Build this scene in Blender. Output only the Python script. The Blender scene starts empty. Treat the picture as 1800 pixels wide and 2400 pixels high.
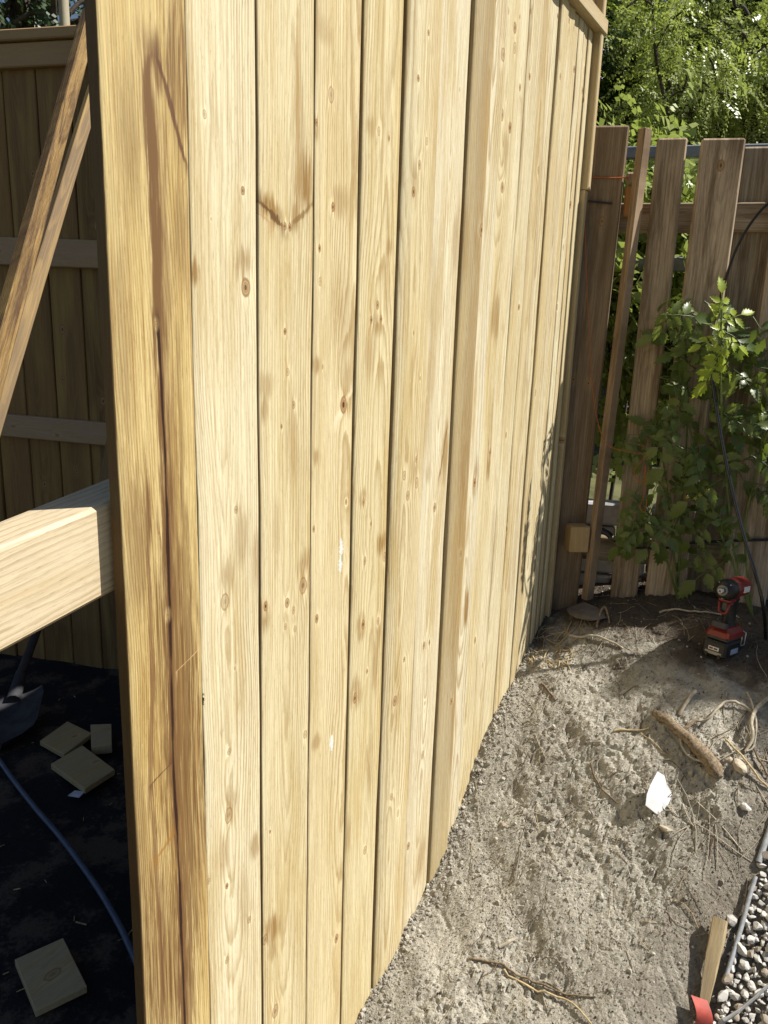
import bpy, bmesh, math, random
import numpy as np
from mathutils import Vector, Matrix, Quaternion

# ------------------------------------------------------------------ camera, sky, sun
S = bpy.context.scene
R = math.radians
CAMZ = 1.5
F_PX, PITCH, ROLL, YAW = 1737.05, 0.224328, 0.032457, 0.566673
CAM = Vector((0.8434, 0.0, CAMZ))
_fw = Vector((-math.sin(YAW) * math.cos(PITCH), math.cos(YAW) * math.cos(PITCH), -math.sin(PITCH)))
_r = Vector((math.cos(YAW), math.sin(YAW), 0)); _u = _r.cross(_fw)
RT = _r * math.cos(ROLL) + _u * math.sin(ROLL)
UP = _u * math.cos(ROLL) - _r * math.sin(ROLL)
FW = _fw
cd = bpy.data.cameras.new('camera'); cam = bpy.data.objects.new('camera', cd)
S.collection.objects.link(cam)
m = Matrix.Identity(4)
for i in range(3):
    m[i][0] = RT[i]; m[i][1] = UP[i]; m[i][2] = -FW[i]; m[i][3] = CAM[i]
cam.matrix_world = m
cd.sensor_fit = 'VERTICAL'; cd.sensor_height = 24.0; cd.lens = 24.0 * F_PX / 2400.0
cd.clip_start = 0.02; cd.clip_end = 800
S.camera = cam

SUN_EL, SUN_PHI = R(51), R(29.5)
SUN = Vector((math.cos(SUN_EL) * math.cos(SUN_PHI), math.cos(SUN_EL) * math.sin(SUN_PHI), math.sin(SUN_EL)))
W = bpy.data.worlds.new('World'); S.world = W; W.use_nodes = True
nt = W.node_tree; bg = nt.nodes['Background']
sky = nt.nodes.new('ShaderNodeTexSky'); sky.sky_type = 'NISHITA'; sky.sun_disc = False
sky.sun_elevation = SUN_EL; sky.sun_rotation = math.pi / 2 - SUN_PHI
nt.links.new(sky.outputs[0], bg.inputs[0]); bg.inputs[1].default_value = 0.05
ld = bpy.data.lights.new('sun', 'SUN'); ld.energy = 5.0; ld.angle = R(0.5); ld.color = (1.0, 0.96, 0.89)
lo = bpy.data.objects.new('sun', ld); S.collection.objects.link(lo)
lo.rotation_euler = SUN.to_track_quat('Z', 'Y').to_euler(); lo.location = SUN * 30
S.view_settings.view_transform = 'Standard'; S.view_settings.look = 'None'
S.view_settings.gamma = 1.0; S.view_settings.exposure = 0.6

# ------------------------------------------------------------------ helpers
rnd = random.Random(7)
COL = S.collection

def ray(px, py):
    return (RT * (px - 900) - UP * (py - 1200) + FW * F_PX).normalized()
def on_plane(px, py, point, normal):
    d = ray(px, py); n = Vector(normal)
    return CAM + d * ((Vector(point) - CAM).dot(n) / d.dot(n))
def on_fence(px, py, x=0.0):
    return on_plane(px, py, (x, 0, 0), (1, 0, 0))
def on_level(px, py, z):
    return on_plane(px, py, (0, 0, z), (0, 0, 1))

def tag(o, label=None, cat=None, group=None, kind=None):
    if label: o['label'] = label
    if cat: o['category'] = cat
    if group: o['group'] = group
    if kind: o['kind'] = kind
    return o
def link(name, data, parent=None, loc=None, rot=None):
    o = bpy.data.objects.new(name, data); COL.objects.link(o)
    if parent is not None: o.parent = parent
    if loc is not None: o.location = loc
    if rot is not None:
        if isinstance(rot, Quaternion): o.rotation_mode = 'QUATERNION'; o.rotation_quaternion = rot
        else: o.rotation_euler = rot
    return o
def thing(name, label, cat, loc=(0, 0, 0), rot=None, group=None):
    return tag(link(name, None, None, loc, rot), label, cat, group)

class MB:
    def __init__(s): s.v = []; s.f = []; s.sm = []
    def add(s, vs, fs, smooth=False):
        b = len(s.v); s.v += [tuple(v) for v in vs]
        s.f += [tuple(b + i for i in f) for f in fs]; s.sm += [smooth] * len(fs); return s
    def box(s, lo, hi, bev=0.0, rot=None, off=None):
        bm = bmesh.new(); bmesh.ops.create_cube(bm, size=1)
        for v in bm.verts:
            v.co = Vector((lo[i] + (v.co[i] + .5) * (hi[i] - lo[i]) for i in range(3)))
        if bev > 0:
            bmesh.ops.bevel(bm, geom=list(bm.edges), offset=bev, segments=1, affect='EDGES', profile=.5)
        vs = [v.co.copy() for v in bm.verts]; bm.verts.index_update()
        if rot is not None: vs = [rot @ v for v in vs]
        if off is not None: vs = [v + Vector(off) for v in vs]
        s.add(vs, [[v.index for v in f.verts] for f in bm.faces]); bm.free(); return s
    def tube(s, pts, rad, n=8, cap=True, smooth=True, lump=0.0, rg=rnd):
        pts = [Vector(p) for p in pts]; k = len(pts)
        rad = [rad] * k if not hasattr(rad, '__len__') else rad
        t0 = (pts[1] - pts[0]).normalized()
        a = t0.orthogonal().normalized(); vs = []
        for i, p in enumerate(pts):
            t = (pts[min(i + 1, k - 1)] - pts[max(i - 1, 0)]).normalized()
            a = (a - t * a.dot(t)).normalized(); b = t.cross(a)
            for j in range(n):
                th = 2 * math.pi * j / n
                q = rad[i] * (1 + (rg.uniform(-lump, lump) if lump else 0))
                vs.append(p + (a * math.cos(th) + b * math.sin(th)) * q)
        fs = [(i * n + j, i * n + (j + 1) % n, (i + 1) * n + (j + 1) % n, (i + 1) * n + j) for i in range(k - 1) for j in range(n)]
        s.add(vs, fs, smooth)
        if cap: s.add(vs[:n], [tuple(range(n - 1, -1, -1))]); s.add(vs[-n:], [tuple(range(n))])
        return s
    def lathe(s, prof, axis_pt, axis, n=20, smooth=True):
        ax = Vector(axis).normalized(); a = ax.orthogonal().normalized(); b = ax.cross(a); vs = []
        for h, r in prof:
            for j in range(n):
                th = 2 * math.pi * j / n
                vs.append(Vector(axis_pt) + ax * h + (a * math.cos(th) + b * math.sin(th)) * r)
        k = len(prof)
        fs = [(i * n + j, i * n + (j + 1) % n, (i + 1) * n + (j + 1) % n, (i + 1) * n + j) for i in range(k - 1) for j in range(n)]
        s.add(vs, fs, smooth)
        s.add(vs[:n], [tuple(range(n - 1, -1, -1))]); s.add(vs[-n:], [tuple(range(n))]); return s
    def mesh(s, name, mat):
        me = bpy.data.meshes.new(name); me.from_pydata(s.v, [], s.f)
        me.polygons.foreach_set('use_smooth', s.sm); me.materials.append(mat); me.update(); return me
    def build(s, name, mat, parent=None, loc=None, rot=None):
        return link(name, s.mesh(name, mat), parent, loc, rot)

def spline(pts, n=6):
    pts = [Vector(p) for p in pts]; out = []
    P = [pts[0]] + pts + [pts[-1]]
    for i in range(1, len(P) - 2):
        for k in range(n):
            t = k / n
            a, b, c, d = P[i - 1], P[i], P[i + 1], P[i + 2]
            out.append(.5 * ((2 * b) + (c - a) * t + (2 * a - 5 * b + 4 * c - d) * t * t + (3 * b - a - 3 * c + d) * t ** 3))
    out.append(pts[-1]); return out

# value noise with numpy
def _hash(ix, iy, s):
    n = (ix * 374761393 + iy * 668265263 + s * 974634777) & 0xffffffff
    n = ((n ^ (n >> 13)) * 1274126177) & 0xffffffff
    return ((n ^ (n >> 16)) & 0xffff) / 65535.0
def vnoise(x, y, s=0):
    x = np.asarray(x, float); y = np.asarray(y, float)
    ix = np.floor(x).astype(np.int64); iy = np.floor(y).astype(np.int64)
    fx = x - ix; fy = y - iy; fx = fx * fx * (3 - 2 * fx); fy = fy * fy * (3 - 2 * fy)
    a = _hash(ix, iy, s); b = _hash(ix + 1, iy, s); c = _hash(ix, iy + 1, s); d = _hash(ix + 1, iy + 1, s)
    return (a + (b - a) * fx) * (1 - fy) + (c + (d - c) * fx) * fy
def fbm(x, y, s=0, o=4):
    v = 0; a = .5
    for i in range(o):
        v = v + a * vnoise(np.asarray(x) * 2 ** i, np.asarray(y) * 2 ** i, s + i * 17); a *= .5
    return v

# ------------------------------------------------------------------ node helper
class NT:
    def __init__(s, name):
        s.m = bpy.data.materials.new(name); s.m.use_nodes = True
        s.t = s.m.node_tree; s.b = s.t.nodes['Principled BSDF']; s.out = s.t.nodes['Material Output']
    def n(s, typ, **kw):
        nd = s.t.nodes.new(typ)
        for k, v in kw.items(): setattr(nd, k, v)
        return nd
    def put(s, sock, v):
        if isinstance(v, bpy.types.NodeSocket): s.t.links.new(v, sock)
        elif v is not None: sock.default_value = v
    def math(s, op, a, b=None, c=None, clamp=False):
        nd = s.n('ShaderNodeMath', operation=op, use_clamp=clamp)
        s.put(nd.inputs[0], a); s.put(nd.inputs[1], b)
        if c is not None: s.put(nd.inputs[2], c)
        return nd.outputs[0]
    def vec(s, op, a, b=None):
        nd = s.n('ShaderNodeVectorMath', operation=op)
        s.put(nd.inputs[0], a); s.put(nd.inputs[1], b)
        return nd.outputs['Value'] if op in ('LENGTH', 'DISTANCE', 'DOT_PRODUCT') else nd.outputs[0]
    def obj(s): return s.n('ShaderNodeTexCoord').outputs['Object']
    def noise(s, vec, scale, detail=2, rough=.5, dist=0, col=False):
        nd = s.n('ShaderNodeTexNoise'); s.put(nd.inputs['Vector'], vec)
        nd.inputs['Scale'].default_value = scale; nd.inputs['Detail'].default_value = detail
        nd.inputs['Roughness'].default_value = rough; nd.inputs['Distortion'].default_value = dist
        return nd.outputs['Color' if col else 'Fac']
    def ramp(s, fac, stops, interp='LINEAR'):
        nd = s.n('ShaderNodeValToRGB'); s.put(nd.inputs[0], fac); cr = nd.color_ramp; cr.interpolation = interp
        while len(cr.elements) < len(stops): cr.elements.new(.5)
        for e, (p, c) in zip(cr.elements, stops):
            e.position = p; e.color = (c, c, c, 1) if not hasattr(c, '__len__') else (*c, 1)
        return nd.outputs[0]
    def mix(s, fac, a, b, mode='MIX'):
        nd = s.n('ShaderNodeMix', data_type='RGBA', blend_type=mode)
        s.put(nd.inputs[0], fac)
        for sk, v in ((nd.inputs[6], a), (nd.inputs[7], b)):
            if isinstance(v, (tuple, list)) and len(v) == 3: v = (*v, 1)
            s.put(sk, v)
        return nd.outputs[2]
    def rng(s, v, a, b, c=0., d=1., smooth=True):
        nd = s.n('ShaderNodeMapRange', interpolation_type='SMOOTHSTEP' if smooth else 'LINEAR')
        s.put(nd.inputs[0], v)
        for i, q in enumerate((a, b, c, d)): nd.inputs[i + 1].default_value = q
        return nd.outputs[0]
    def done(s, col, rough=.7, bump=None, bstr=.3, bdist=.002, spec=.3, metal=0.):
        s.put(s.b.inputs['Base Color'], (*col, 1) if isinstance(col, tuple) and len(col) == 3 else col)
        s.put(s.b.inputs['Roughness'], rough); s.b.inputs['Specular IOR Level'].default_value = spec
        s.b.inputs['Metallic'].default_value = metal
        if bump is not None:
            bn = s.n('ShaderNodeBump'); bn.inputs['Strength'].default_value = bstr; bn.inputs['Distance'].default_value = bdist
            s.put(bn.inputs['Height'], bump); s.put(s.b.inputs['Normal'], bn.outputs[0])
        return s.m

def wood(name, seed=0, pale=(.60, .445, .215), line=(.36, .235, .085), tone=(.46, .315, .105), spacing=.0042,
         pith=(-.05, 0.), tilt=.01, contrast=.6, knots=(), stains=(), streaks=(), fleck=(), rough=.62, bstr=.25, wear=None, warm=.5, streaky=.34, edge_y=None, edge_a=.6, fibrous=.55, scolor=(.235, .120, .022)):
    """length = local z, width = local y, thickness = local x. knots: (y,z,r); stains: (y,z,sy,sz,amount); streaks: ([(z,y)..], halfwidth, amount)"""
    T = NT(name); C = T.obj(); sp = T.n('ShaderNodeSeparateXYZ'); T.put(sp.inputs[0], C)
    x, y, z = sp.outputs; sd = seed * 3.71
    def v3(a, b, c):
        cb = T.n('ShaderNodeCombineXYZ')
        for i, q in enumerate((a, b, c)): T.put(cb.inputs[i], q)
        return cb.outputs[0]
    slow = T.noise(v3(T.math('MULTIPLY', x, 6.), T.math('MULTIPLY_ADD', y, 6., sd), T.math('MULTIPLY_ADD', z, 1.1, sd)), 1., 2, .5, col=True)
    ss = T.n('ShaderNodeSeparateXYZ'); T.put(ss.inputs[0], slow)
    fine = T.noise(v3(T.math('MULTIPLY', x, 60.), T.math('MULTIPLY_ADD', y, 60., sd), T.math('MULTIPLY', z, 9.)), 1., 3, .6)
    # knot field
    bumpsum = None; dmin = None; kmask = None; kr_ = random.Random(int(seed * 13 + 5))
    for (ky, kz, kr) in knots:
        d = T.vec('LENGTH', T.vec('MULTIPLY', T.vec('SUBTRACT', C, (0, ky, kz)), (0, 1 / kr, .62 / kr)))
        g = T.math('POWER', 2.71828, T.math('MULTIPLY', T.math('MULTIPLY', d, d), -.16))
        g = T.math('MULTIPLY', g, kr / .012 * (1.6))
        bumpsum = g if bumpsum is None else T.math('ADD', bumpsum, g)
        dmin = d if dmin is None else T.math('MINIMUM', dmin, d)
        mk = T.rng(d, 1.03, .92, 0, kr_.choice((.45, .6, .8, .9, 1.)))
        kmask = mk if kmask is None else T.math('MAXIMUM', kmask, mk)
    yy = T.math('ADD', T.math('SUBTRACT', y, pith[1]), T.math('MULTIPLY_ADD', ss.outputs[0], .05, -.025))
    xx = T.math('ADD', T.math('MULTIPLY_ADD', z, tilt, pith[0]), T.math('MULTIPLY_ADD', ss.outputs[1], .06, -.03))
    xx = T.math('ADD', xx, T.math('MULTIPLY', x, -1.0))
    rr = T.math('SQRT', T.math('ADD', T.math('MULTIPLY', yy, yy), T.math('MULTIPLY', xx, xx)))
    f = T.math('MULTIPLY_ADD', rr, 1 / spacing, T.math('MULTIPLY', fine, .9))
    if bumpsum is not None: f = T.math('ADD', f, bumpsum)
    fr = T.math('FRACT', f)
    ringv = T.ramp(fr, [(0, .0), (.45, .12), (.82, 1.), (.93, .75), (1., .0)])
    amt = T.rng(ss.outputs[2], .25, .75, .25, 1.)
    ring = T.math('MULTIPLY', ringv, T.math('MULTIPLY', amt, contrast))
    fib = T.noise(v3(T.math('MULTIPLY', x, 500.), T.math('MULTIPLY', y, 700.), T.math('MULTIPLY_ADD', z, 14., sd)), 1., 2, .6)
    broad = T.noise(v3(0., T.math('MULTIPLY_ADD', y, 16., sd), T.math('MULTIPLY', z, 1.7)), 1., 3, .55, .4)
    col = T.mix(T.rng(broad, .42, .72, 0, warm), pale, tone)
    col = T.mix(ring, col, line)
    # pale planed glints, painted into the colour
    gl = T.noise(v3(0., T.math('MULTIPLY_ADD', y, 30., sd + 9), T.math('MULTIPLY', z, 5.)), 1., 2, .5)
    col = T.mix(T.rng(gl, .58, .8, 0, .35), col, tuple(min(.8, c * 1.22 + .03) for c in pale))
    col = T.mix(T.rng(fib, .35, .75, 0, .34), col, tuple(c * .55 for c in pale))
    stk = T.noise(v3(0., T.math('MULTIPLY_ADD', y, 190., sd), T.math('MULTIPLY_ADD', z, 3.2, sd)), 1., 3, .65)
    col = T.mix(T.rng(stk, .50, .72, 0, streaky), col, (line[0] * 1.15, line[1] * 1.15, line[2] * 1.15))
    col = T.mix(T.rng(stk, .50, .28, 0, streaky * .8), col, tuple(min(.82, c * 1.25 + .03) for c in pale))
    flk = T.noise(v3(T.math('MULTIPLY', x, 300.), T.math('MULTIPLY', y, 430.), T.math('MULTIPLY_ADD', z, 42., sd)), 1., 3, .7)
    col = T.mix(T.rng(flk, .54, .74, 0, .42), col, tuple(c * .60 for c in line)); col = T.mix(T.rng(flk, .44, .26, 0, .35), col, tuple(min(.86, c * 1.28 + .04) for c in pale))
    edgeN = T.noise(v3(0., T.math('MULTIPLY', y, 170.), T.math('MULTIPLY_ADD', z, 9., sd)), 1., 4, .65)
    for (sy, sz, wy, wz, am) in stains:
        d = T.vec('LENGTH', T.vec('MULTIPLY', T.vec('SUBTRACT', C, (0, sy, sz)), (0, 1 / wy, 1 / wz)))
        d = T.math('ADD', d, T.math('MULTIPLY_ADD', edgeN, 2.0, -1.0))
        mk = T.math('MULTIPLY', T.rng(d, 1.05, .30), min(1., am * 1.2))
        mk = T.math('MULTIPLY', mk, T.rng(stk, .66, .40, fibrous, 1.))
        col = T.mix(mk, col, scolor)
    for (path, hw, am, scol) in streaks:
        fc = T.n('ShaderNodeFloatCurve'); z0, z1 = path[0][0], path[-1][0]
        T.put(fc.inputs['Value'], T.math('DIVIDE', T.math('SUBTRACT', z, z0), z1 - z0, clamp=True))
        cu = fc.mapping.curves[0]; fc.mapping.use_clip = False
        pts = [((a - z0) / (z1 - z0), b * 4 + .5) for a, b in path]
        while len(cu.points) < len(pts): cu.points.new(.5, .5)
        for q, (a, b) in zip(cu.points, pts): q.location = (a, b)
        fc.mapping.update()
        yc = T.math('DIVIDE', T.math('SUBTRACT', fc.outputs[0], .5), 4.)
        d = T.math('ABSOLUTE', T.math('SUBTRACT', y, yc))
        d = T.math('ADD', d, T.math('MULTIPLY_ADD', edgeN, hw * 2.6, -hw * 1.3))
        d = T.math('ADD', d, T.math('MULTIPLY_ADD', T.noise(v3(0., T.math('MULTIPLY', y, 20.), T.math('MULTIPLY_ADD', z, 7., sd)), 1., 2, .6), hw * 1.3, -hw * .65))
        inz = T.math('MULTIPLY', T.rng(z, z0 - .03, z0 + .01), T.rng(z, z1 + .03, z1 - .01))
        mk = T.math('MULTIPLY', T.math('MULTIPLY', T.rng(d, hw, hw * .3), inz), am)
        col = T.mix(mk, col, scol)
    h = T.math('MULTIPLY_ADD', fib, -.7, T.math('MULTIPLY', fine, -.5))
    if dmin is not None:
        dk = T.math('ADD', dmin, T.math('MULTIPLY_ADD', edgeN, .5, -.25))
        halo = T.rng(dk, 3.4, 1.1)
        col = T.mix(T.math('MULTIPLY', T.math('MULTIPLY', halo, T.rng(edgeN, .40, .62)), .45), col, tuple(min(.84, c * 1.22 + .04) for c in pale))  # light glinting round the knots, painted in as a pale halo
        col = T.mix(T.math('MULTIPLY', T.math('MULTIPLY', halo, T.rng(edgeN, .52, .36)), .40), col, (.40, .25, .08))
        kr = T.math('FRACT', T.math('MULTIPLY', dk, 3.2))
        kc = T.mix(T.rng(kr, .2, .8), (.43, .27, .12), (.28, .16, .065))
        kc = T.mix(T.rng(dk, .45, .28), kc, (.07, .034, .016))
        col = T.mix(kmask, col, kc)
        rim = T.math('MULTIPLY', T.rng(dk, .85, 1.0), T.rng(dk, 1.2, 1.05))
        col = T.mix(T.math('MULTIPLY', rim, .55), col, (.17, .09, .03))
    for (sy, sz, wy, wz, fcol) in fleck:
        d = T.vec('LENGTH', T.vec('MULTIPLY', T.vec('SUBTRACT', C, (0, sy, sz)), (0, 1 / wy, 1 / wz)))
        d = T.math('ADD', d, T.math('MULTIPLY_ADD', T.noise(C, 170, 4, .75), 3.0, -1.5))
        d = T.math('ADD', d, T.math('MULTIPLY_ADD', edgeN, 1.6, -.8))
        col = T.mix(T.rng(d, 1.0, .55, 0, .9 if fcol[0] > .05 else 1.0), col, fcol)
    if edge_y:      # rough sawn, stained arris and side faces, their shade painted in too
        ay_ = T.math('ADD', T.math('ABSOLUTE', y), T.math('MULTIPLY_ADD', edgeN, .004, -.002))
        col = T.mix(T.rng(ay_, edge_y - .0026, edge_y - .0010, 0, edge_a), col, (.10, .055, .02))
    if wear is not None:
        wn = T.noise(v3(0., T.math('MULTIPLY_ADD', y, 30., sd), T.math('MULTIPLY', z, 2.6)), 1., 5, .7)
        col = T.mix(T.rng(wn, .4, .7, 0, wear[1]), col, wear[0])
    return T.done(col, rough, h, bstr, .0016, .25)

def plain(name, col, rough=.5, spec=.4, metal=0., var=.15, scale=30, bstr=0.1):
    T = NT(name); C = T.obj(); n = T.noise(C, scale, 4, .6)
    c = T.mix(T.rng(n, .3, .7), tuple(q * (1 - var) for q in col), tuple(min(1, q * (1 + var)) for q in col))
    return T.done(c, rough, n, bstr, .001, spec, metal)

def leafmat(name, a, b, trans=.45):
    T = NT(name); oi = T.n('ShaderNodeObjectInfo'); g = T.n('ShaderNodeNewGeometry')
    rn = T.math('FRACT', T.math('ADD', oi.outputs['Random'], g.outputs['Random Per Island']))
    C = T.obj(); n = T.noise(C, 60, 2, .5)
    col = T.mix(rn, a, b); col = T.mix(T.rng(n, .35, .7, 0, .35), col, tuple(q * .6 for q in a))
    T.done(col, .38, None, spec=.55)
    tr = T.n('ShaderNodeBsdfTranslucent'); T.put(tr.inputs[0], T.mix(.5, col, (.22, .30, .02)))
    mx = T.n('ShaderNodeMixShader'); mx.inputs[0].default_value = trans
    T.put(mx.inputs[1], T.b.outputs[0]); T.put(mx.inputs[2], tr.outputs[0]); T.put(T.out.inputs[0], mx.outputs[0])
    return T.m

# ------------------------------------------------------------------ ground heights
PY = [-1.0, .3, .9, 1.285, 1.461, 1.612, 1.776, 1.88, 1.989, 2.112, 2.267, 2.40, 2.6, 3.6]
PZ = [-.34, -.32, -.26, -.165, -.075, .015, .152, .245, .338, .418, .51, .575, .62, .62]
def g_smooth(X, Y):
    X = np.asarray(X, float); Y = np.asarray(Y, float)
    z = (np.interp(Y, PY, PZ) + np.interp(Y + .04, PY, PZ) + np.interp(Y - .04, PY, PZ)) / 3
    k = np.clip(X, 0, 1.4)
    t = np.clip((Y - 1.9) / .6, 0, 1); t = t * t * (3 - 2 * t)
    z = z + (.13 * k) * (1 - t) + .07 * np.sin(np.clip(k / .9, 0, 1) * 3.14159) * t
    # shoulder: the soil falls away towards the gravel
    e = np.clip((X - (.60 + .22 * (Y - 1.6))) / .16, 0, 1); e = e * e * (3 - 2 * e)
    z = z - .06 * e * (1 - np.clip((Y - 2.1) / .25, 0, 1))
    return z
def g_z(X, Y):
    X = np.asarray(X, float); Y = np.asarray(Y, float)
    z = g_smooth(X, Y)
    z = z + (fbm(X * 5, Y * 5, 3, 3) - .44) * .06
    patch = np.clip((fbm(X * 3.6, Y * 3.6, 91, 2) - .34) * 5.5, .08, 1)
    n2 = fbm(X * 26 + 3 * vnoise(X * 13, Y * 13, 70), Y * 26, 11, 2)
    z = z + (n2 - .40) * .013 * patch
    n3 = fbm(X * 90, Y * 90, 31, 2)
    z = z + (n3 - .40) * .012 * (.15 + .85 * patch)
    pit = np.clip(vnoise(X * 105 + 5 * vnoise(X * 30, Y * 30, 8), Y * 105, 77) - .74, 0, 1)
    z = z - pit * .060 * (.12 + .88 * patch)
    z = z + (_hash((X * 4000).astype(np.int64), (Y * 4000).astype(np.int64), 9) - .5) * .0030
    # ridges and scratches left by raking
    u = X * .80 - Y * .60; v = X * .60 + Y * .80
    z = z + (vnoise(u * 3 + 2 * vnoise(X * 4, Y * 4, 12), v * 20, 6) - .5) * .016
    z = z - np.clip(vnoise(u * 7, v * 60, 5) - .80, 0, 1) * .03
    return z
GX = np.concatenate([np.arange(-.012, 1.30, .0046), np.arange(1.32, 3.6, .06)])
GY = np.concatenate([np.arange(-1.2, .95, .05), np.arange(.95, 2.80, .0048), np.arange(2.83, 4.3, .05)])
GXX, GYY = np.meshgrid(GX, GY); GZ = g_z(GXX, GYY); GZL = GZ.tolist(); GXL = GX.tolist(); GYL = GY.tolist()
import bisect
def gq(x, y):
    """height of the built soil surface at one point"""
    i = min(max(bisect.bisect_right(GXL, x) - 1, 0), len(GXL) - 2); j = min(max(bisect.bisect_right(GYL, y) - 1, 0), len(GYL) - 2)
    u = min(max((x - GXL[i]) / (GXL[i + 1] - GXL[i]), 0), 1); v = min(max((y - GYL[j]) / (GYL[j + 1] - GYL[j]), 0), 1)
    return (GZL[j][i] * (1 - u) + GZL[j][i + 1] * u) * (1 - v) + (GZL[j + 1][i] * (1 - u) + GZL[j + 1][i + 1] * u) * v
def on_dirt(px, py, lift=0.0):
    d = ray(px, py); t = .8
    while t < 5:
        q = CAM + d * t
        if q.z <= gq(q.x, q.y) + lift: break
        t += .006
    return CAM + d * t

# ================================================================== MAIN FENCE (new, pale, sunlit)
EDGE = [.645, .789, .930, 1.068, 1.206, 1.342, 1.476, 1.614, 1.700, 1.777, 1.852, 1.923, 2.002, 2.056, 2.119, 2.176, 2.231, 2.275, 2.317, 2.360, 2.402]
TRIM_Z = 2.42
FB = Vector((0, .645, -.4))
fence = thing('wooden_fence', 'tall new fence of pale upright softwood planks in full sun', 'fence', FB)
# knots and stains as seen on each plank: (pixel x, pixel y, size)
KN = {
 0: [(366, 760, 7), (392, 1440, 8), (372, 1248, 5)],
 1: [(484.6, 268, 10), (573, 447, 10), (500, 513, 4), (580, 674, 22), (556, 1195, 9), (531.6, 1411, 20), (540, 1762, 9), (540, 1912, 19), (536, 2078, 8), (587, 2156, 9), (535, 2252, 9), (555, 1567, 5), (492, 2066, 8)],
 2: [(670, 530, 9), (681, 533, 9), (671, 777, 8), (678, 872, 9), (691, 949, 9), (663, 1000, 6), (709, 1372, 19), (674, 1413, 12), (688, 1430, 9), (670, 1469, 8), (691, 1474, 8), (623, 1421, 12), (713, 1721, 10), (622, 2203, 13), (646, 2371, 17), (634, 1950, 5)],
 3: [(778, 221, 17), (742, 287, 8), (782, 485, 11), (748, 582, 9), (749, 660, 10), (757, 860, 6), (808, 949, 20), (814, 1177, 7), (742, 1450, 11), (735, 1240, 8), (790, 2200, 12)],
 4: [(886, 308, 10), (884, 715, 10), (869, 750, 9), (892, 748, 9), (852, 1177, 9), (869, 1227, 6), (900, 1305, 11), (854, 1314, 10), (850, 1463, 11), (885, 1455, 9), (860, 1573, 6), (831, 1636, 13), (856, 1993, 11), (910, 325, 6)],
 5: [(991, 80, 7), (968, 186, 8), (987, 333, 9), (970, 388, 10), (957, 451, 11), (936, 1113, 11), (966, 1130, 13), (944, 1160, 11), (964, 1075, 8), (973, 886, 5), (917, 1640, 13), (909, 1864, 9), (924, 1902, 9), (938, 1543, 7), (957, 780, 5)],
 6: [(1016, 1189, 11), (991, 1512, 9), (1004, 1505, 7), (993, 1647, 6), (989, 1769, 10), (955, 1982, 10), (1076, 210, 5)],
 7: [(1113, 540, 14), (1066, 1295, 7), (1104, 1130, 10), (1046, 1640, 8), (1168, 130, 14)],
 8: [(1172, 270, 13), (1190, 300, 12), (1172, 440, 12), (1143, 1060, 9), (1110, 1500, 8)],
 9: [(1239, 180, 8), (1217, 205, 8), (1186, 1020, 7), (1130, 1560, 6)],
 10: [(1258, 400, 8), (1213, 720, 7), (1185, 1240, 7)],
 11: [(1305, 720, 7), (1250, 920, 8)],
 12: [(1318, 580, 7), (1335, 480, 8), (1280, 1130, 8)],
}
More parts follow.
